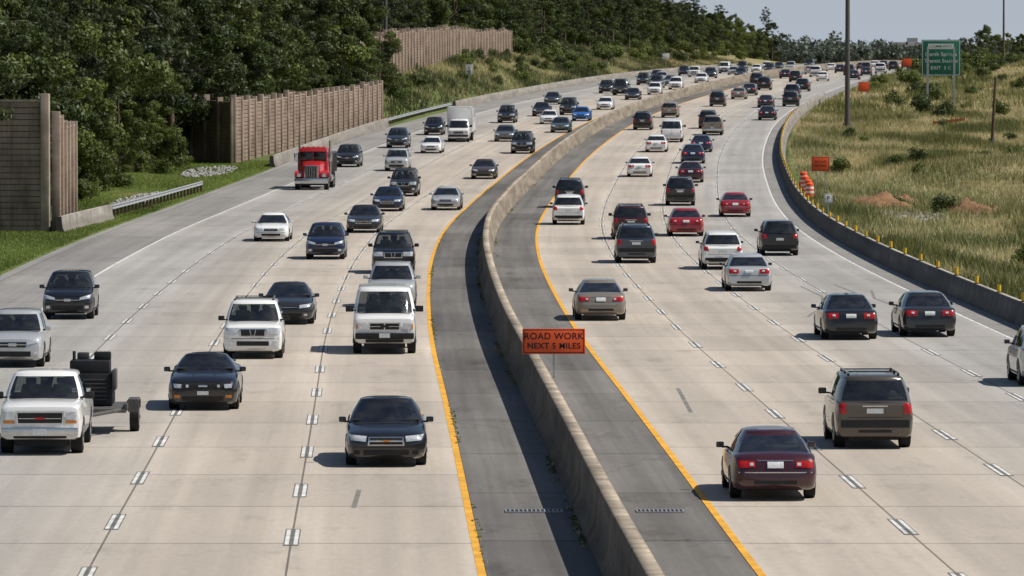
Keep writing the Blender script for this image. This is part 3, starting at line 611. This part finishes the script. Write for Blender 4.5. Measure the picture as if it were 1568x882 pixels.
Rw=[('sedan_round','maroon',120,4.0),('suv','brown',136,7.5),('crossover','silver',162,14.9),('sedan','black',189,11.4),('sedan','charcoal',191,14.2),('sedan_round','tan',203,3.6),('sedan','silver',229,10.4),('crossover','white',253,10.5),
('suv','slate',261,6.9),('crossover','black',271,14.),('suv','maroon',295,7.4),('sedan','red',300,10.4),('crossover','white',320,4.2),('suv','black',353,3.9),('sedan_round','red',335,13.9),('suv','black',357,10.8),
('sedan','white',419,7.6),('sedan','maroon',406,11.4),('sedan','darkblue',452,11.3),('sedan','white',482,7.8),('cargo_van','white',511,8.4),('sedan','darkblue',482,11.6),('suv','black',551,4.4),('suv','charcoal',556,10.6),
('pickup','tan',533,11.6),('crossover','tan',600,5),('suv','charcoal',653,7.6),('sedan_round','tan',695,7.9),('sedan','charcoal',647,13.4),('sedan','black',589,15.6),('sedan','charcoal',721,7.8),('suv','black',761,7.6),
('pickup','slate',695,14.4),('suv','charcoal',653,16.),('crossover','black',751,13.2),('sedan','white',848,11.4),('sedan','charcoal',864,15.4),('suv','charcoal',800,4.4),('crossover','black',835,8),('suv','white',905,7.7),('sedan','black',880,4.2),
('sedan','charcoal',925,15),('suv','black',940,11.6),('sedan','silver',960,4.2),('sedan','black',990,8),('suv','white',985,15.2),('crossover','charcoal',1020,11.4),('sedan','white',1040,4.2),('suv','black',1060,15),('sedan','charcoal',1085,8),('crossover','black',1110,11.4),('suv','charcoal',1130,15.2),('sedan','white',1155,8)]
for i,(k,c,D,o) in enumerate(Fw): car(k,c,D,o,'F',1.0 if D<420 else random.uniform(.97,1.04),random.uniform(-.008,.008))
for i,(k,c,D,o) in enumerate(Rw): car(k,c,D,o,'R',1.0 if D<420 else random.uniform(.97,1.04),random.uniform(-.008,.008))
car('trailer','charcoal',134+7.4,-11.5,'F')

# ------------------------------------------------------------------ walls
def wall_seg(name,pts,h0,h1,bay=5.,plank=.32,zsink=.3):
    mb=MB();L=[(Vector(b)-Vector(a)).length for a,b in zip(pts,pts[1:])];T=sum(L);run=0
    for (a,b),l in zip(zip(pts,pts[1:]),L):
        a=Vector(a);b=Vector(b);n=max(1,round(l/bay))
        for i in range(n):
            p=a.lerp(b,i/n);q=a.lerp(b,(i+1)/n);d=(q-p).normalized();ang=math.atan2(d.y,d.x);mid=(p+q)/2
            t=(run+l*(i+.5)/n)/T;h=h0+(h1-h0)*t+random.choice([0,0,.14,-.12]);zb=min(G(p.x,p.y),G(q.x,q.y))-zsink
            k=int(h/plank)+1
            for j in range(k):
                mb.box((mid.x,mid.y,zb+plank*(j+.5)),((q-p).length-.35,.16,plank-.05),0,0,None,ang)
            mb.box((mid.x,mid.y,zb+k*plank*.5),((q-p).length-.3,.08,k*plank-.04),2,0,None,ang)
            mb.box((mid.x,mid.y,zb+k*plank+.06),((q-p).length-.34,.24,.12),1,0,None,ang)
            for c in ([p,q] if i==n-1 else [p]): mb.box((c.x,c.y,zb+(h+.45)/2),(.46,.46,h+.75),1,.03,None,ang)
        run+=l
    return obj(name,mb.mesh(name,[m_wall,m_post,m_steel]))
def P(D,o): return (float(C(D))+o,D)
wall_seg('noise_wall',[(-40,309),P(308,-24.1)],7.2,7.2,5.2)
wall_seg('noise_wall',[P(310,-23.7),P(328,-24.4)],6.3,5.2,3.4)
wall_seg('noise_wall',[P(468,-31),P(452,-25.2),P(572,-22.8)],5.2,4.0,4.6)
wall_seg('noise_wall',[P(585,-29),P(620,-27.8),P(735,-32.)],5.2,4.2,5.)
wall_seg('noise_wall',[P(735,-32.6),P(850,-35.2)],4.3,3.2,5.)
def guardrail(a,b,o0,o1):
    D=np.arange(a,b,2.);mb=MB();offs=np.interp(D,[a,b],[o0,o1])
    pr=[(0,.45),(.05,.50),(.0,.56),(.0,.62),(.05,.68),(0,.74)];rows=[]
    for d,o in zip(D,offs):
        x=float(C(d))+o;z=G(x,d);rows.append([(x+p,d,z+q) for p,q in pr])
    loft(mb,rows,0,False,False)
    for i in range(0,len(D),1):
        x=float(C(D[i]))+offs[i]-.12;z=G(x,D[i]);mb.box((x,D[i],z+.3),(.15,.15,.8),1)
    return obj('guardrail',mb.mesh('guardrail',[m_galv,m_wood]))
guardrail(334,388,-22.7,-21.6);guardrail(566,642,-21.7,-21.6)
mb=MB();mb.cyl((0,0,0),(0,0,.30),.075,.075,0,10);mb.box((0,0,.015),(.2,.2,.03),1)
mm=mb.mesh('barrier_marker',[m_markery,m_signblack])
d=150
while d<600:
    x=float(C(d))+18.35;obj('barrier_marker',mm,(x,d,float(Z(d))+.80),random.uniform(0,3),random.uniform(.9,1.1));d+=8.3
mb=MB()
for i,(r0,r1,z0,z1,m) in enumerate([(.30,.29,.06,.3,0),(.28,.275,.3,.42,1),(.27,.26,.42,.56,0),(.25,.245,.56,.68,1),(.24,.23,.68,.86,0),(.23,.15,.86,.92,0)]): mb.cyl((0,0,z0),(0,0,z1),r0,r1,m,18)
mb.cyl((0,0,0),(0,0,.06),.4,.38,2,18)
bm_=mb.mesh('traffic_barrel',[m_orange,m_signwhite,m_signblack])
for D,o in ((371,19.25),(378,19.3),(386,19.25),(396,19.3)):
    x=float(C(D))+o;obj('traffic_barrel',bm_,(x,D,G(x,D)+.05),0,1.1)
# signs
def text_child(parent,body,size,loc,mat_,rotx=math.pi/2,rz=0,name='legend',wide=1.,bold=.006):
    cu=bpy.data.curves.new(name,'FONT');cu.body=body;cu.size=size;cu.align_x='CENTER';cu.align_y='CENTER';cu.extrude=.002;cu.offset=bold;cu.space_character=1.08;cu.space_line=1.0
    t=bpy.data.objects.new('tmp',cu);link(t);bpy.context.view_layer.update()
    me=bpy.data.meshes.new_from_object(t.evaluated_get(bpy.context.evaluated_depsgraph_get()));bpy.data.objects.remove(t)
    me.materials.clear();me.materials.append(mat_)
    o=obj(name,me,loc,0,1,parent);o.rotation_euler=(rotx,0,rz);o.scale=(wide,1,1);return o
def sign(name,X,Y,z0,w,h,zc,mp,rz=0,posts=(0,),border=None,lines=(),pr=.035,postmat=None,bs=1.):
    e=link(bpy.data.objects.new(name,None));e.location=(X,Y,z0);e.rotation_euler=(0,0,rz)
    mb=MB();mb.box((0,0,zc),(w,.02,h),0,.006)
    if border:
        b=.02*h/.6*bs
        for x,z,a,c in ((0,zc+h/2-b*1.6,w-b*2.4,b),(0,zc-h/2+b*1.6,w-b*2.4,b),(w/2-b*1.6,zc,b,h-b*4),(-w/2+b*1.6,zc,b,h-b*4)): mb.box((x,-.013,z),(a,.004,c),1)
    obj('panel',mb.mesh('panel',[mp,border or mp]),(0,0,0),0,1,e)
    mb=MB()
    for x in posts: mb.box((x,.04,(zc+h*.3)/2),(pr*2,pr*2,zc+h*.3),0)
    obj('post',mb.mesh('post',[postmat or m_galv]),(0,0,0),0,1,e)
    for L_ in lines: text_child(e,L_[0],L_[1],(L_[2],-.018,L_[3]),L_[4],bold=L_[5] if len(L_)>5 else .004)
    return e
sign('road_work_sign',1.08,147,float(Z(147))+1.08,1.62,.66,.95,m_orange,.0,(0,),m_signblack,[('ROAD WORK',.235,0,1.075,m_signblack,.004),('NEXT 5 MILES',.21,0,.825,m_signblack,.004)],.025)
sign('road_work_sign',20.5,378,G(20.5,378)-.1,1.2,.95,2.2,m_orange,0,(-.3,.3),m_signblack,[('ROAD\nWORK',.26,0,2.2,m_signblack)],.03)
sign('road_work_sign',41.3,668,G(41.3,668),1.3,1.1,2.0,m_orange,0,(-.3,.3),m_signblack,(),.04)
sign('road_work_sign',60.5,872,G(60.5,872),1.5,1.2,2.4,m_orange,0,(-.3,.3),m_signblack,(),.04)
sign('speed_limit_sign',27.3,1010,G(27.3,1010),1.3,1.0,2.2,m_signwhite,0,(0,),m_signblack,(),.04)
sign('no_pedestrians_sign',17.35,312,float(Z(312))+.75,.46,.52,.95,m_signwhite,0,(0,),m_signblack,[('P',.3,0,.95,m_signblack)],.03)
sign('speed_limit_sign',-5.2,690,G(-5.2,690),1.0,1.2,2.2,m_signwhite,0,(0,),m_signblack,[('SPEED\nLIMIT',.26,0,2.5,m_signblack,.001),('65',.5,0,1.95,m_signblack)],.05)
gz=G(48.6,645);e=sign('highway_exit_sign',48.6,645,gz,4.4,4.1,9.55-gz,m_green,-.05,(-1.5,1.5),m_signwhite,[('North Springs',.58,0,9.95-gz,m_signwhite),('Transit Station',.58,0,9.2-gz,m_signwhite),('EXIT  5 C',.52,0,8.4-gz,m_signwhite)],.12,None,.5)
mb=MB();mb.box((0,-.02,10.85-gz),(2.9,.02,.6),0);obj('plaque',mb.mesh('plaque',[m_signwhite]),(0,0,0),0,1,e);text_child(e,'COMMUNITY',.40,(0,-.04,10.85-gz),m_green,bold=.002)
def pole(name,X,Y,h,r0,r1,m,arm=None,lean=0):
    mb=MB();mb.cyl((0,0,-.3),(lean,0,h),r0,r1,0,14);mb.cyl((0,0,-.3),(0,0,.5),r0*1.7,r0*1.6,1,14)
    if arm=='light':
        for a in range(6):
            t=a*math.pi/3;mb.cyl((0,0,h),(1.6*math.cos(t),1.6*math.sin(t),h+.1),.05,.05,0,6);mb.box((1.8*math.cos(t),1.8*math.sin(t),h),(.6,.6,.3),0,.08)
    if arm=='cross': mb.box((lean,0,h-.6),(2.4,.12,.14),0);[mb.cyl((lean+x,0,h-.53),(lean+x,0,h-.3),.05,.04,1,8) for x in (-1.1,-.5,.5,1.1)]
    return obj(name,mb.mesh(name,[m,m_steel]),(X,Y,G(X,Y)))
pole('high_mast_light',33.,560,31,.27,.14,m_steel,'light')
pole('high_mast_light',-14.2,640,26,.22,.12,m_steel,'light')
pole('utility_pole',42.6,505,5.9,.16,.12,m_wood,None,.3)
pole('utility_pole',79,915,12,.2,.14,m_wood,'cross')
def grate(X,Y,w):
    mb=MB();z=float(Z(Y))
    mb.box((0,0,-.005),(w,.62,.016),1)
    n=int(w/.085)
    for i in range(n+1): mb.box((-w/2+i*w/n,0,.012),(.025,.62,.022),0)
    for y in (-.31,.31): mb.box((0,y,.012),(w+.04,.04,.026),0)
    obj('drain_grate',mb.mesh('drain_grate',[m_galv,m_signblack]),(X,Y,z+.004),math.atan(-slope(Y)))
grate(.45,117,1.15);grate(3.05,117,.95)

# ------------------------------------------------------------------ vegetation
def leafcloud(cent,rad,n,size,flat=.85,asp=.6,shell=.55,bt=None,up=0.):
    cent=np.asarray(cent,float);rad=np.asarray(rad,float);k=len(rad)
    p=rad**2/np.sum(rad**2);idx=rng.choice(k,n,p=p)
    d=rng.normal(size=(n,3));d/=np.linalg.norm(d,axis=1)[:,None]
    r=rad[idx]*(shell+(1.08-shell)*rng.random(n)**.7)*(1+.18*np.sin(d[:,0]*7+idx)*np.sin(d[:,2]*6+idx*2))
    pos=cent[idx]+d*r[:,None]*np.array([1,1,flat])
    nm=d*.8+rng.normal(size=(n,3))*.42+np.array([0,0,up]);nm/=np.linalg.norm(nm,axis=1)[:,None]
    a=np.cross(nm,rng.normal(size=(n,3)));a/=np.linalg.norm(a,axis=1)[:,None];b=np.cross(nm,a)
    s=size*(.6+.8*rng.random(n))[:,None]
    V=np.stack([pos-a*s,pos-b*s*asp,pos+a*s,pos+b*s*asp],1).reshape(-1,3)
    bt=rng.random(k) if bt is None else bt
    t=np.clip(bt[idx]*.6+.4*rng.random(n),0,1)
    return V,np.arange(4*n).reshape(-1,4),np.repeat(t,4)
def tubes(segs,ns=7):
    V=[];Fq=[]
    for a,b,r0,r1 in segs:
        a=Vector(a);b=Vector(b);d=(b-a).normalized();u=d.orthogonal().normalized();w=d.cross(u);k=len(V)
        for p,r in ((a,r0),(b,r1)):
            for i in range(ns): t=2*math.pi*i/ns;V.append(tuple(p+u*r*math.cos(t)+w*r*math.sin(t)))
        Fq+=[(k+i,k+(i+1)%ns,k+ns+(i+1)%ns,k+ns+i) for i in range(ns)]
    return np.array(V),np.array(Fq)
def assemble(name,segs,cl,lm):
    V1,F1=tubes(segs);V2,F2,t=cl
    V=np.concatenate([V1,V2]);Fq=np.concatenate([F1,F2+len(V1)])
    return np_mesh(name,V,Fq,[m_bark,lm],np.concatenate([np.zeros(len(F1)),np.ones(len(F2))]),np.concatenate([np.zeros(len(V1)),t]))
def oak(i):
    rnd=random.Random(i);H=rnd.uniform(13.5,17);R=rnd.uniform(3.6,5.0);hb=rnd.uniform(1.5,3);c=[];r=[];segs=[]
    lx,ly=rnd.uniform(-.6,.6),rnd.uniform(-.6,.6);tr=[(0,0,-.5),(lx*.3,ly*.3,H*.25),(lx*.6,ly*.6,H*.5),(lx,ly,H*.8)];rs=[.32,.25,.18,.08]
    for a in range(3): segs.append((tr[a],tr[a+1],rs[a],rs[a+1]))
    for k in range(27):
        t=rnd.random()**.8;z=hb+(H-hb)*t;prof=math.sin(math.pi*min(1,.18+t*.80))**.6
        a=rnd.uniform(0,2*math.pi);rr=R*prof*math.sqrt(rnd.uniform(.2,1.))
        p=(lx*t+rr*math.cos(a),ly*t+rr*math.sin(a),z);c.append(p);r.append(rnd.uniform(.8,1.8)*(1.05-.4*t))
        for _ in range(2):
            q=rnd.uniform(0,6.28);c.append((p[0]+r[-1]*math.cos(q),p[1]+r[-1]*math.sin(q),p[2]+rnd.uniform(-.3,.7)));r.append(rnd.uniform(.35,.7))
        if k%2==0:
            s=min(.72,max(.15,t*.75));b=(lx*s,ly*s,H*s*.95);segs.append((b,p,.09*(1.2-t),.025))
    cl=leafcloud(c,r,20000,.14,.72,.6,.62);return assemble('oak_tree',segs,cl,m_leaf)
def pine(i,hb=None):
    rnd=random.Random(100+i);H=rnd.uniform(18,23);hb=hb or rnd.uniform(3,6);R=rnd.uniform(3.2,4.2);c=[];r=[];segs=[]
    tr=[(0,0,-.5),(.1,.1,H*.4),(-.1,.15,H*.75),(0,0,H-.4)];rs=[.3,.24,.14,.03]
    for a in range(3): segs.append((tr[a],tr[a+1],rs[a],rs[a+1]))
    n=54
    for k in range(n):
        t=k/n;z=hb+(H-hb)*t;a=k*2.4+rnd.uniform(-.4,.4);Lb=R*(1-t)**.65*rnd.uniform(.6,1.2)+.4
        e=(Lb*math.cos(a),Lb*math.sin(a),z+Lb*rnd.uniform(-.12,.28));segs.append(((0,0,z),e,.06*(1.2-t),.015))
        m=max(1,int(Lb/.75))
        for q in range(m):
            f=(q+1)/m;c.append((e[0]*f+rnd.uniform(-.3,.3),e[1]*f+rnd.uniform(-.3,.3),z+(e[2]-z)*f+rnd.uniform(-.1,.25)));r.append(rnd.uniform(.42,.78))
    cl=leafcloud(c,r,18000,.17,.6,.32,.2,up=.3);return assemble('pine_tree',segs,cl,m_needle)
def shrub(i):
    rnd=random.Random(200+i);c=[];r=[]
    for k in range(9): a=rnd.uniform(0,6.28);q=rnd.uniform(0,.9);c.append((q*math.cos(a),q*math.sin(a),rnd.uniform(.3,1.3)));r.append(rnd.uniform(.35,.65))
    segs=[((0,0,-.2),(x*.8,y*.8,z),.03,.01) for x,y,z in c]
    return assemble('shrub',segs,leafcloud(c,r,1700,.085,.85),m_shrub)
OAK=[oak(i) for i in range(7)];PINE=[pine(i) for i in range(4)];SHR=[shrub(i) for i in range(4)]
def plant(kind,X,Y,s):
    L={'oak_tree':OAK,'pine_tree':PINE,'shrub':SHR}[kind];k=random.randrange(len(L))
    return obj(kind,L[k],(X,Y,G(X,Y)-.1),random.uniform(0,6.28),(s*random.uniform(.88,1.12),s*random.uniform(.88,1.12),s))
def region(D0,D1,o0,o1,sp,smin,smax,pp=.35,o0b=None):
    D=D0
    while D<D1:
        o=o0 if o0b is None else np.interp(D,[D0,D1],[o0,o0b])
        while o>o1:
            dd=D+random.uniform(-.35,.35)*sp;oo=o+random.uniform(-.35,.1)*sp;X=float(C(dd))+oo
            if X>-.098*dd-5: plant('pine_tree' if random.random()<pp else 'oak_tree',X,dd,random.uniform(smin,smax))
            o-=sp
        D+=sp*(1. if D<650 else 1.6)
region(317,346,-29.5,-50,5.,.8,1.15,.6);region(346,450,-31.5,-55,5.2,.75,1.25,.45);region(456,600,-30,-60,5.6,.75,1.15,.4,-31)
region(600,850,-33,-70,6.,.7,1.,.35,-41);region(850,1200,-40,-90,7,.55,.8,.3,-40);region(1200,1650,-40,-80,8,.55,.75,.2)
obj('pine_tree',pine(9,6.2),(-29.6,297,G(-29.6,297)),.5,(1.1,1.1,1.))
for D,o_ in ((336,-28.5),(346,-29),(358,-29.6),(370,-30.3),(384,-30),(398,-29.8),(412,-30),(426,-30.2),(440,-30)): plant('oak_tree',float(C(D))+o_,D,random.uniform(.35,.6))
for D,o_ in ((578,-27.2),(586,-26.8),(594,-27.6),(602,-29.8),(588,-30),(606,-26.6),(612,-26.8)): plant('oak_tree',float(C(D))+o_,D,random.uniform(.38,.6))
for k in range(26):
    D=random.uniform(930,1250);X=random.uniform(.082*D,.12*D);plant('oak_tree',X,D,random.uniform(.35,.55))
for k in range(10):
    D=random.uniform(1150,1500);X=float(C(D))+random.uniform(24,60);plant('oak_tree',X,D,random.uniform(.3,.45))
def shr(n,D0,D1,o0,o1,s0,s1):
    for k in range(n):
        D=random.uniform(D0,D1);X=float(C(D))+random.uniform(o0,o1)
        if -.11*D<X<.11*D: plant('shrub',X,D,random.uniform(s0,s1))
shr(45,340,450,-31,-28.,.5,1.2);shr(60,620,900,-36,-24,.5,1.2);shr(60,850,1300,-42,-27,.9,2.0);shr(36,560,900,22,50,.6,1.5);shr(70,800,1300,22,60,.9,2.4);shr(26,230,560,21.5,40,.35,.9);shr(12,575,640,-28,-24.5,.5,1.2)
# distant trees (one mass)
c=[];r=[]
def crown(X,D,H):
    zb=float(Z(D))+1
    for q in range(6):
        a=random.uniform(0,6.28);rr=random.uniform(0,3.5);t=q/6
        c.append((X+rr*math.cos(a),D+rr*math.sin(a),zb+H*(.15+.8*t)));r.append(random.uniform(1.8,3.0)*(1.1-.4*t))
for k in range(420):
    D=random.uniform(1750,2700);crown(random.uniform(-.02*D,.15*D),D,random.uniform(6.5,9.5)+(2.5 if random.random()<.12 else 0))
for k in range(130):
    D=random.uniform(1665,1760);crown(float(C(D))+random.uniform(-70,140),D,random.uniform(3,5.5))
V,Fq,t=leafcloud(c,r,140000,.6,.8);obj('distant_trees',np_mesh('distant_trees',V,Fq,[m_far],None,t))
mb=MB();mb.box((0,0,14),(16,14,28),0,.2);mb.box((3,0,29),(6,6,3),0)
for f in range(7):
    for w_ in range(5): mb.box((-6+w_*3,-7.05,4+f*3.4),(2.,.2,1.8),1)
obj('office_building',mb.mesh('office_building',[simple('building_wall',(.30,.30,.31)),m_dglass]),(236,3400,-8))
# grass
def grass(name,n,D0,D1,o0,o1,h0,h1,w,m,blades=4,tuft=.25,lim=.105):
    D=D0+(D1-D0)*rng.random(n);o=o0+(o1-o0)*rng.random(n);X=C(D)+o;k=np.abs(X)<lim*D
    X=X[k];D=D[k];n=len(X)
    cl=.5+.5*np.sin(X*.35+np.sin(D*.05)*2+np.sin(X*.9)*.7)*np.sin(D*.045+X*.1+np.sin(D*.13)*.8)
    X=np.repeat(X,blades)+rng.normal(size=n*blades)*tuft*.5;Y=np.repeat(D,blades)+rng.normal(size=n*blades)*tuft;cl=np.repeat(cl,blades)
    z=ground(X,Y)-.03;N=len(X);h=(h0+(h1-h0)*rng.random(N)**1.5)*(.55+.8*cl);a=rng.random(N)*6.28;ww=w*(.6+.8*rng.random(N))
    dx=np.cos(a)*ww;dy=np.sin(a)*ww;lx=rng.normal(size=N)*.3*h;ly=rng.normal(size=N)*.3*h
    V=np.stack([np.stack([X-dx,Y-dy,z],-1),np.stack([X+dx,Y+dy,z],-1),np.stack([X+lx,Y+ly,z+h],-1)],1).reshape(-1,3)
    t=np.clip(rng.random(N)*.45+.7*(1-cl),0,1)
    return obj(name,np_mesh(name,V,np.arange(3*N).reshape(-1,3),[m],None,np.repeat(t,3)))
grass('tall_grass',70000,200,620,19.4,62,.2,.7,.035,m_grass,5)
grass('tall_grass',40000,620,1250,19.6,95,.3,1.0,.08,m_grass,5,.5)
grass('tall_grass',30000,565,1250,-46,-22.2,.3,.8,.06,m_grass,5,.4)
grass('verge_grass',40000,225,460,-30,-21.4,.05,.16,.03,m_verge,4,.2)
D=rng.uniform(60,420,2600);keep=(np.sin(D*.35)+np.sin(D*.11+1)+rng.normal(size=len(D))*.6)>.9;D=D[keep]
c=[(float(C(d))+(-.42 if rng.random()<.7 else .42)+rng.normal()*.04,d,float(Z(d))+.01) for d in D]
V,Fq,t=leafcloud(c,[.065]*len(c),len(c)*12,.03,.8);obj('weeds',np_mesh('weeds',V,Fq,[m_grass],None,t))
D=rng.uniform(60,420,1800);keep=(np.sin(D*.23)+np.sin(D*.13+1)+rng.normal(size=len(D))*.6)>.8;D=D[keep]
c=[(float(C(d))-2.42+rng.normal()*.03,d,float(Z(d))) for d in D]
V,Fq,t=leafcloud(c,[.05]*len(c),len(c)*10,.025,.7);obj('weeds',np_mesh('weeds',V,Fq,[m_grass],None,t))
def rocks(name,items,n,s0,s1):
    V=[];Fq=[]
    base=np.array([(x,y,z) for x in (-1,1) for y in (-1,1) for z in (-1,1)],float)*.5;bf=[(0,1,3,2),(4,6,7,5),(0,4,5,1),(2,3,7,6),(0,2,6,4),(1,5,7,3)]
    for (D0,D1,o0,o1) in items:
        for k in range(n):
            a=random.uniform(0,6.28);rr=math.sqrt(random.random());D=(D0+D1)/2+(D1-D0)/2*rr*math.cos(a);o=(o0+o1)/2+(o1-o0)/2*rr*math.sin(a)
            X=float(C(D))+o;s=random.uniform(s0,s1);R=Matrix.Rotation(random.uniform(0,6),3,'Z')@Matrix.Rotation(random.uniform(0,6),3,'X')
            b=len(V);z=G(X,D)+s*.1
            for p in base: q=R@Vector(p*rng.uniform(.7,1.2,3)*s);V.append((q.x+X,q.y+D,q.z+z))
            Fq+=[tuple(b+i for i in f) for f in bf]
    return obj(name,np_mesh(name,V,Fq,[m_rock]))
rocks('riprap',[(352,382,-25.4,-23.2),(418,444,-27,-23.4)],420,.08,.22)
rocks('gravel_pile',[(335,356,22.5,27)],380,.08,.24)
def mound(X,Y,rx,ry,h,m,seed):
    n=22;V=[];rs=np.random.default_rng(seed)
    for i in range(n):
        for j in range(n):
            u=i/(n-1)*2-1;v=j/(n-1)*2-1;q=max(0,1-u*u-v*v)
            z=h*q**.8*(.75+.35*math.sin(u*5+seed)*math.cos(v*4))+rs.normal()*.07*(q>0)-(.15 if q==0 else 0)
            x=X+u*rx;y=Y+v*ry;V.append((x,y,G(x,y)+z))
    obj('dirt_pile',np_mesh('dirt_pile',V,grid_faces(n,n),[m],smooth=True))
mound(23.5,362,2.1,4,.9,m_dirt,1);mound(28.3,352,2.0,4,.75,m_dirt,2);mound(25.2,372,1.2,3,.6,m_dirt,5)
def patch(name,D0,D1,o0,o1,m):
    D=np.linspace(D0,D1,12);o=np.linspace(o0,o1,8);DD,OO=np.meshgrid(D,o,indexing='ij');j=np.sin(DD*.7)*.4
    X=C(DD)+OO+j;V=np.stack([X,DD,ground(X,DD)+.05],-1).reshape(-1,3);obj(name,np_mesh(name,V,grid_faces(12,8),[m],smooth=True))
patch('dirt_track',560,620,19.6,25,m_sand);patch('dirt_track',700,760,20,27,m_sand)
mb=MB()
for i in range(8):
    x=41.5+i*.55;y=560+i*1.5;mb.box((x,y,G(x,y)+.4),(.05,.05,.9),1)
    if i<7: mb.box((x+.28,y+.75,G(x,y)+.45),(.58,.02,.3),0)
obj('safety_fence',mb.mesh('safety_fence',[m_fence,m_wood]))

# ------------------------------------------------------------------ light, sky, camera
az=math.radians(97);el=math.radians(52)
sv=Vector((math.sin(az)*math.cos(el),math.cos(az)*math.cos(el),math.sin(el)))
sl=bpy.data.lights.new('sun','SUN');sl.energy=5.0;sl.angle=math.radians(.53);sl.color=(1,.945,.86)
so=link(bpy.data.objects.new('sun',sl));so.rotation_euler=sv.to_track_quat('Z','Y').to_euler();so.location=(60,0,80)
w=bpy.data.worlds.new('World');scene.world=w;w.use_nodes=True;nt=w.node_tree
sk=nt.nodes.new('ShaderNodeTexSky');sk.sky_type='NISHITA';sk.sun_disc=False;sk.sun_elevation=el;sk.sun_rotation=az;sk.air_density=1.0;sk.dust_density=.6;sk.ozone_density=1.2
tc=nt.nodes.new('ShaderNodeTexCoord');zz=sep(nt,tc.outputs['Generated'])[2]
haze=mix(nt,MR(nt,zz,0.,.16,.9,0.),sk.outputs[0],(6.3,7.2,8.4))
bg=nt.nodes['Background'];nt.links.new(haze,bg.inputs[0]);bg.inputs[1].default_value=.07
cd=bpy.data.cameras.new('camera');cam=link(bpy.data.objects.new('camera',cd));cam.location=(0,0,9.3);cam.rotation_euler=(math.pi/2-math.atan(349/8711),0,0)
cd.lens=200;cd.sensor_width=36;cd.clip_end=20000;cd.clip_start=1;scene.camera=cam
cd.dof.use_dof=True;cd.dof.focus_distance=165;cd.dof.aperture_fstop=7.1
scene.view_settings.view_transform='Standard';scene.view_settings.look='None';scene.view_settings.exposure=0
